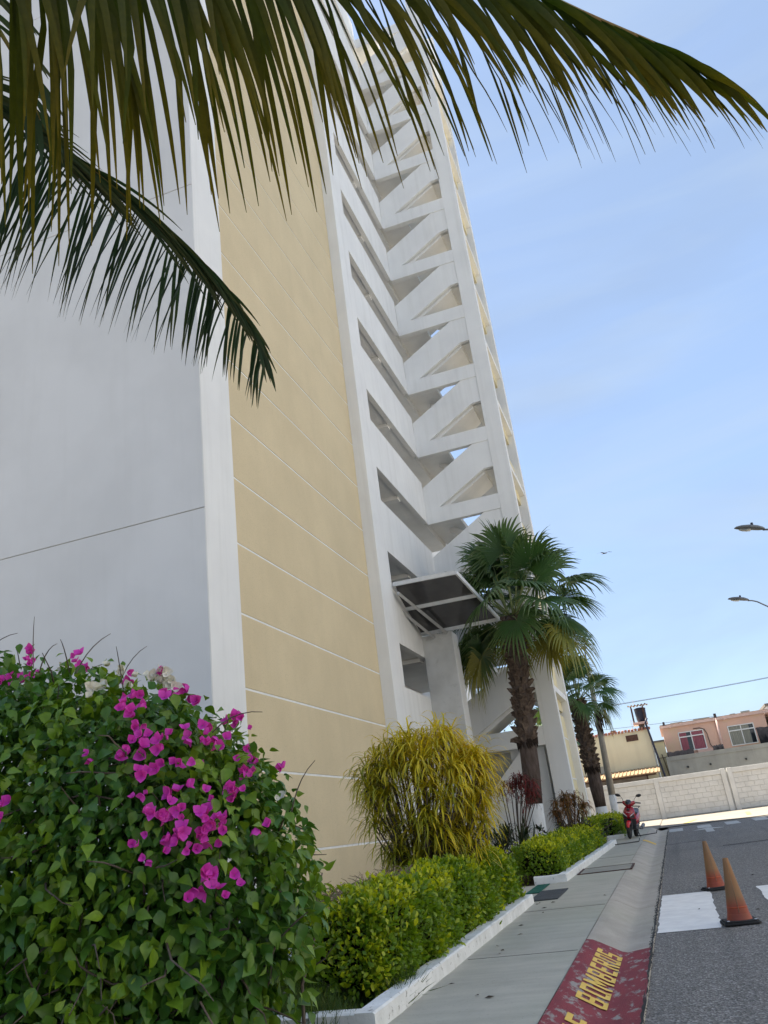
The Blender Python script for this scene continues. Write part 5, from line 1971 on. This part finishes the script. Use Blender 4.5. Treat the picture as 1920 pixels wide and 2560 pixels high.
def street_lamp(hx, y, hz, label):
    px = hx + 2.55
    t = empty('street_lamp', (px, y, gz(y)), label, 'street lamp', 'street lamps on the right of the road')
    m = MB()
    m.tube([(px, y, gz(y)), (px, y, gz(y) + 3), (px, y, hz - 1.5)], [.10, .085, .06], 14)
    m.build('post', MT['pole'], t, smooth=True)
    m = MB()
    m.tube([(px, y, hz - 1.52), (px - .3, y, hz - 1.42), (px - 1.0, y, hz - .93), (hx + .72, y, hz - .25), (hx + .55, y, hz - .17), (hx + .40, y, hz - .14)], [.03, .03, .028, .026, .025, .025], 10)
    m.build('arm', MT['lampgrey'], t, smooth=True)
    # cobra head: flattened, tapering to the front
    rings = []
    for (q, w, hh, dz) in ((.46, .03, .03, -.13), (.42, .075, .055, -.115), (.30, .125, .085, -.075), (.12, .145, .09, -.02), (-.08, .125, .075, .025), (-.22, .08, .045, .05), (-.28, .02, .012, .055)):
        ring = []
        for k in range(14):
            a = 2 * PI * k / 14
            ring.append((hx + q, y + w * math.cos(a), hz + dz + hh * math.sin(a) * (1.0 if math.sin(a) > 0 else .55)))
        rings.append(ring)
    m = MB()
    m.loft(rings)
    hd = m.build('lamp_head', MT['lampgrey'], t, smooth=True)
    rings = []
    for (q, w, dz) in ((.10, .10, -.078), (.0, .11, -.062), (-.10, .095, -.035), (-.18, .05, .0)):
        rings.append([(hx + q, y + w * math.cos(2 * PI * k / 12), hz + dz + .022 * math.sin(2 * PI * k / 12)) for k in range(12)])
    m = MB()
    m.loft(rings)
    m.build('lens', MT['lamplens'], hd, smooth=True)
    m = MB()
    m.lathe([(.035, 0), (.035, .05), (.03, .06)], (hx + .18, y, hz + .055), 10)
    m.build('photocell', MT['tank'], hd, smooth=True)


street_lamp(3.42, 23.0, 8.16, 'upper street lamp head on a curved arm at the right edge')
street_lamp(3.88, 33.5, 8.52, 'lower smaller street lamp head on a curved arm at the right edge')


def wire(p, q, sag, r, label, n=14):
    p, q = Vector(p), Vector(q)
    m = MB()
    m.tube([p.lerp(q, i / n) - Vector((0, 0, sag * 4 * (i / n) * (1 - i / n))) for i in range(n + 1)], r, 5)
    tag(m.build('overhead_wire', MT['cable'], smooth=True), label, 'wire', 'overhead wires')


wire((-6.0, 48.6, 7.10), (16, 48.6, 7.62), .20, .013, 'upper overhead wire passing above the water tank')
wire((-6.0, 48.75, 7.16), (16, 48.75, 7.71), .22, .009, 'thin wire running just above the upper overhead wire')
wire((-6.0, 49.6, 6.12), (3.2, 51.5, 5.9), .06, .010, 'low thin wire passing behind the water tank stand')

# bird
m = MB()
b = Vector((-.94, 60, 19.3))
m.loft([[tuple(b + Vector((x, w * math.cos(2 * PI * k / 6), w * math.sin(2 * PI * k / 6)))) for k in range(6)] for x, w in ((-.22, .01), (-.1, .03), (.05, .035), (.16, .025), (.24, .008))])
t = m.build('bird', MT['black'], smooth=True)
tag(t, 'tiny dark bird gliding in the sky right of the big palm', 'bird')
for s in (-1, 1):
    m = MB()
    m.add([tuple(b + Vector(p)) for p in ((-.08, 0, .03), (.08, 0, .03), (.10 + .25 * s, s * .1, .10), (-.06 + .25 * s, s * .1, .10), (.55 * s + .03, s * .2, .05), (.55 * s - .03, s * .2, .05))], [(0, 1, 2, 3), (3, 2, 4, 5)])
    m.build('wing', MT['black'], t)


# ------------------------------------------------------------------ motor scooter
def scooter():
    X, Y = -1.60, 27.15
    Z = gz(27.4) + .15
    t = empty('motor_scooter', (X, Y + .6, Z), 'red and black motor scooter parked on the sidewalk facing the camera', 'scooter')
    Mx = Matrix.Translation((X, Y, Z)) @ Matrix.Rotation(math.radians(-6), 4, 'Z') @ Matrix.Rotation(math.radians(8.5), 4, 'Y')

    def put(m, name, mat, parent=t, smooth=True, bevel=0.0, angle=40):
        return m.xform(Mx).build(name, mat, parent, smooth=smooth, bevel=bevel, angle=angle)

    def wheel(y, r, w, name):
        m = MB()
        n, k = 32, 10
        V, F = [], []
        for i in range(n):
            a = 2 * PI * i / n
            for j in range(k):
                b = 2 * PI * j / k
                rr = r - w * .55 + math.cos(b) * w * .55
                V.append((math.sin(b) * w * .5, y + rr * math.cos(a), r + rr * math.sin(a)))
        for i in range(n):
            for j in range(k):
                F.append((i * k + j, i * k + (j + 1) % k, ((i + 1) % n) * k + (j + 1) % k, ((i + 1) % n) * k + j))
        m.add(V, F)
        ty = put(m, name, MT['rubber'])
        m = MB()
        m.tube([(-.03, y, r), (.03, y, r)], r - w * .95, 24)
        for i in range(5):
            a = 2 * PI * i / 5
            m.tube([(-.045, y, r), (-.035, y + (r - w) * math.cos(a), r + (r - w) * math.sin(a))], .016, 5)
        put(m, 'rim', MT['black'], ty)
        return ty
    wheel(0, .235, .10, 'front_wheel')
    wheel(1.26, .235, .11, 'rear_wheel')
    # fork
    for s in (-1, 1):
        m = MB()
        m.tube([(s * .07, 0, .235), (s * .065, .10, .52), (s * .05, .17, .72)], [.022, .024, .024], 8)
        put(m, 'fork_leg', MT['black'])
    # front mudguard
    rings = []
    for i in range(9):
        a = math.radians(20 + 130 * i / 8)
        cy, cz, rr = -.0, .235, .262
        wv = .062 * (math.sin(PI * (i + .8) / 9.6)) ** .5
        c = Vector((0, cy - rr * math.cos(a), cz + rr * math.sin(a)))
        o_ = Vector((0, -math.cos(a), math.sin(a)))
        rings.append([tuple(c + Vector((-wv, 0, 0)) - o_ * .03), tuple(c + Vector((-wv * .7, 0, 0)) + o_ * .012), tuple(c + o_ * .026), tuple(c + Vector((wv * .7, 0, 0)) + o_ * .012), tuple(c + Vector((wv, 0, 0)) - o_ * .03), tuple(c - o_ * .012)])
    m = MB()
    m.loft(rings)
    put(m, 'front_mudguard', MT['redfender'])
    # front apron: rings from bottom to top, (z, y, half width, depth)
    def shell(rows, name, mat, n=14):
        rings = []
        for (z, y, w, d) in rows:
            ring = []
            for k in range(n):
                a = 2 * PI * k / n
                ring.append((w * math.cos(a) * (1 - .12 * max(0, -math.sin(a))), y + d * (math.sin(a) - .35 * abs(math.cos(a)) ** 3 * -1), z))
            rings.append(ring)
        m = MB()
        m.loft(rings)
        return put(m, name, mat)
    ap = shell([(.30, .31, .12, .05), (.36, .27, .17, .07), (.46, .22, .185, .09), (.56, .17, .185, .10)], 'lower_apron', MT['black'])
    shell([(.562, .17, .186, .10), (.62, .13, .188, .115), (.70, .11, .18, .12), (.78, .13, .165, .105), (.86, .17, .14, .08), (.90, .20, .11, .05)], 'front_apron', MT['red'])
    # chest V: dark intake, two white running-light blades, silver badge bar, centre panel
    for s in (-1, 1):
        m = MB()
        pts = [(s * .165, .035, .74), (s * .15, .02, .705), (s * .065, -.008, .632), (s * .035, -.012, .628), (s * .075, -.004, .665)]
        V = [(p[0], p[1], p[2]) for p in pts] + [(p[0], p[1] + .03, p[2]) for p in pts]
        m.add(V, [(0, 1, 2, 3, 4), (9, 8, 7, 6, 5)] + [(i, (i + 1) % 5, 5 + (i + 1) % 5, 5 + i) for i in range(5)])
        put(m, 'running_light', MT['silver'], smooth=False)
        m = MB()
        V = [(s * .17, .05, .69), (s * .165, .045, .60), (s * .06, -.002, .572), (s * .04, -.006, .60), (s * .085, .006, .635)]
        V = V + [(p[0], p[1] + .04, p[2]) for p in V]
        m.add(V, [(0, 1, 2, 3, 4), (9, 8, 7, 6, 5)] + [(i, (i + 1) % 5, 5 + (i + 1) % 5, 5 + i) for i in range(5)])
        put(m, 'side_intake', MT['black'], smooth=False)
    m = MB()
    V = [(-.055, .045, .86), (.055, .045, .86), (.03, .005, .80), (-.03, .005, .80), (-.05, .09, .86), (.05, .09, .86), (.03, .04, .80), (-.03, .04, .80)]
    m.add(V, [(0, 1, 2, 3), (7, 6, 5, 4), (0, 4, 5, 1), (1, 5, 6, 2), (2, 6, 7, 3), (3, 7, 4, 0)])
    put(m, 'chest_panel', MT['black'], smooth=False)
    m = MB()
    m.box(-.05, .05, -.016, .0, .742, .752)
    put(m, 'badge_bar', MT['silver'])
    # handlebar cowl with smoked screen
    rings = []
    for (x, y, z, dy, dz) in ((-.19, .24, 1.02, .03, .03), (-.16, .21, 1.02, .055, .058), (-.09, .17, .985, .085, .075), (0, .15, .965, .095, .10), (.09, .17, .985, .085, .075), (.16, .21, 1.02, .055, .058), (.19, .24, 1.02, .03, .03)):
        rings.append([(x, y + dy * math.cos(2 * PI * k / 12), z + dz * math.sin(2 * PI * k / 12)) for k in range(12)])
    m = MB()
    m.loft(rings)
    cw = put(m, 'handlebar_cowl', MT['red'])
    rings = []
    for (z, y, w) in ((.965, .045, .055), (1.0, .055, .085), (1.04, .085, .095), (1.08, .13, .08), (1.105, .165, .045)):
        rings.append([(w * math.cos(2 * PI * k / 14), y + .028 * math.sin(2 * PI * k / 14) + .6 * w * abs(math.cos(2 * PI * k / 14)) ** 2 * .5, z) for k in range(14)])
    m = MB()
    m.loft(rings)
    put(m, 'wind_screen', MT['glassdark'], cw)
    m = MB()
    m.tube([(0, .19, .80), (0, .17, .97)], [.055, .05], 12)
    put(m, 'steering_neck', MT['black'])
    for s in (-1, 1):
        m = MB()
        m.tube([(s * .17, .24, 1.02), (s * .24, .25, 1.018), (s * .345, .28, 1.01)], [.018, .021, .021], 10)
        put(m, 'hand_grip', MT['black'])
        m = MB()
        m.tube([(s * .19, .20, 1.01), (s * .28, .20, 1.005), (s * .36, .235, .995)], [.008, .008, .006], 6)
        put(m, 'brake_lever', MT['lampgrey'])
        m = MB()
        m.tube([(s * .165, .24, 1.05), (s * .175, .23, 1.12), (s * .225, .22, 1.19), (s * .26, .22, 1.215)], .0075, 6)
        st = put(m, 'mirror_stem', MT['black'])
        rings = []
        for (u, w_, hh) in ((0, .008, .012), (.03, .014, .036), (.09, .016, .046), (.14, .013, .036), (.165, .006, .012)):
            rings.append([(s * (.225 + u), .22 + w_ * math.sin(2 * PI * k / 10), 1.215 + u * .16 + hh * math.cos(2 * PI * k / 10)) for k in range(10)])
        m = MB()
        m.loft(rings)
        put(m, 'mirror', MT['black'], st)
    # floor board, body, seat, tail
    m = MB()
    m.loft([[(-.17, y, z0), (.17, y, z0), (.17, y, z1), (-.17, y, z1)] for y, z0, z1 in ((.28, .27, .36), (.55, .25, .34), (.75, .26, .36))])
    put(m, 'floor_board', MT['black'], bevel=.01)
    def body(rows, name, mat):
        rings = []
        for (y, z, w, h_) in rows:
            rings.append([(w * math.cos(2 * PI * k / 14), y, z + h_ * math.sin(2 * PI * k / 14)) for k in range(14)])
        m = MB()
        m.loft(rings)
        return put(m, name, mat)
    body([(.70, .47, .12, .14), (.82, .50, .165, .17), (1.0, .54, .175, .15), (1.25, .62, .165, .12), (1.5, .70, .11, .08), (1.66, .76, .05, .04)], 'side_body', MT['red'])
    body([(.66, .36, .10, .11), (.85, .33, .15, .11), (1.15, .34, .14, .11), (1.35, .36, .08, .07)], 'engine_case', MT['black'])
    body([(.64, .70, .07, .03), (.72, .73, .125, .05), (.95, .72, .145, .05), (1.2, .76, .14, .05), (1.45, .81, .11, .045), (1.55, .82, .06, .02)], 'seat', MT['black'])
    m = MB()
    m.tube([(.17, .95, .27), (.20, 1.15, .28), (.205, 1.5, .36)], [.03, .05, .055], 12)
    put(m, 'exhaust', MT['lampgrey'])
    m = MB()
    m.tube([(.10, .72, .30), (.235, .68, -.005), (.275, .68, -.018)], [.014, .012, .014], 6)
    put(m, 'side_stand', MT['black'])
    m = MB()
    m.tube([(.15, .95, .33), (.25, .96, .32), (.25, .98, .28)], .012, 6)
    put(m, 'foot_peg', MT['black'])
    m = MB()
    m.loft([[(-.08, y, z), (.08, y, z), (.08, y, z + .02), (-.08, y, z + .02)] for y, z in ((1.35, .60), (1.55, .48), (1.62, .36))])
    put(m, 'rear_mudguard', MT['black'])
    m = MB()
    m.tube([(-.12, 1.3, .86), (-.13, 1.55, .90), (.13, 1.55, .90), (.12, 1.3, .86)], .014, 8)
    put(m, 'grab_rail', MT['black'])


scooter()
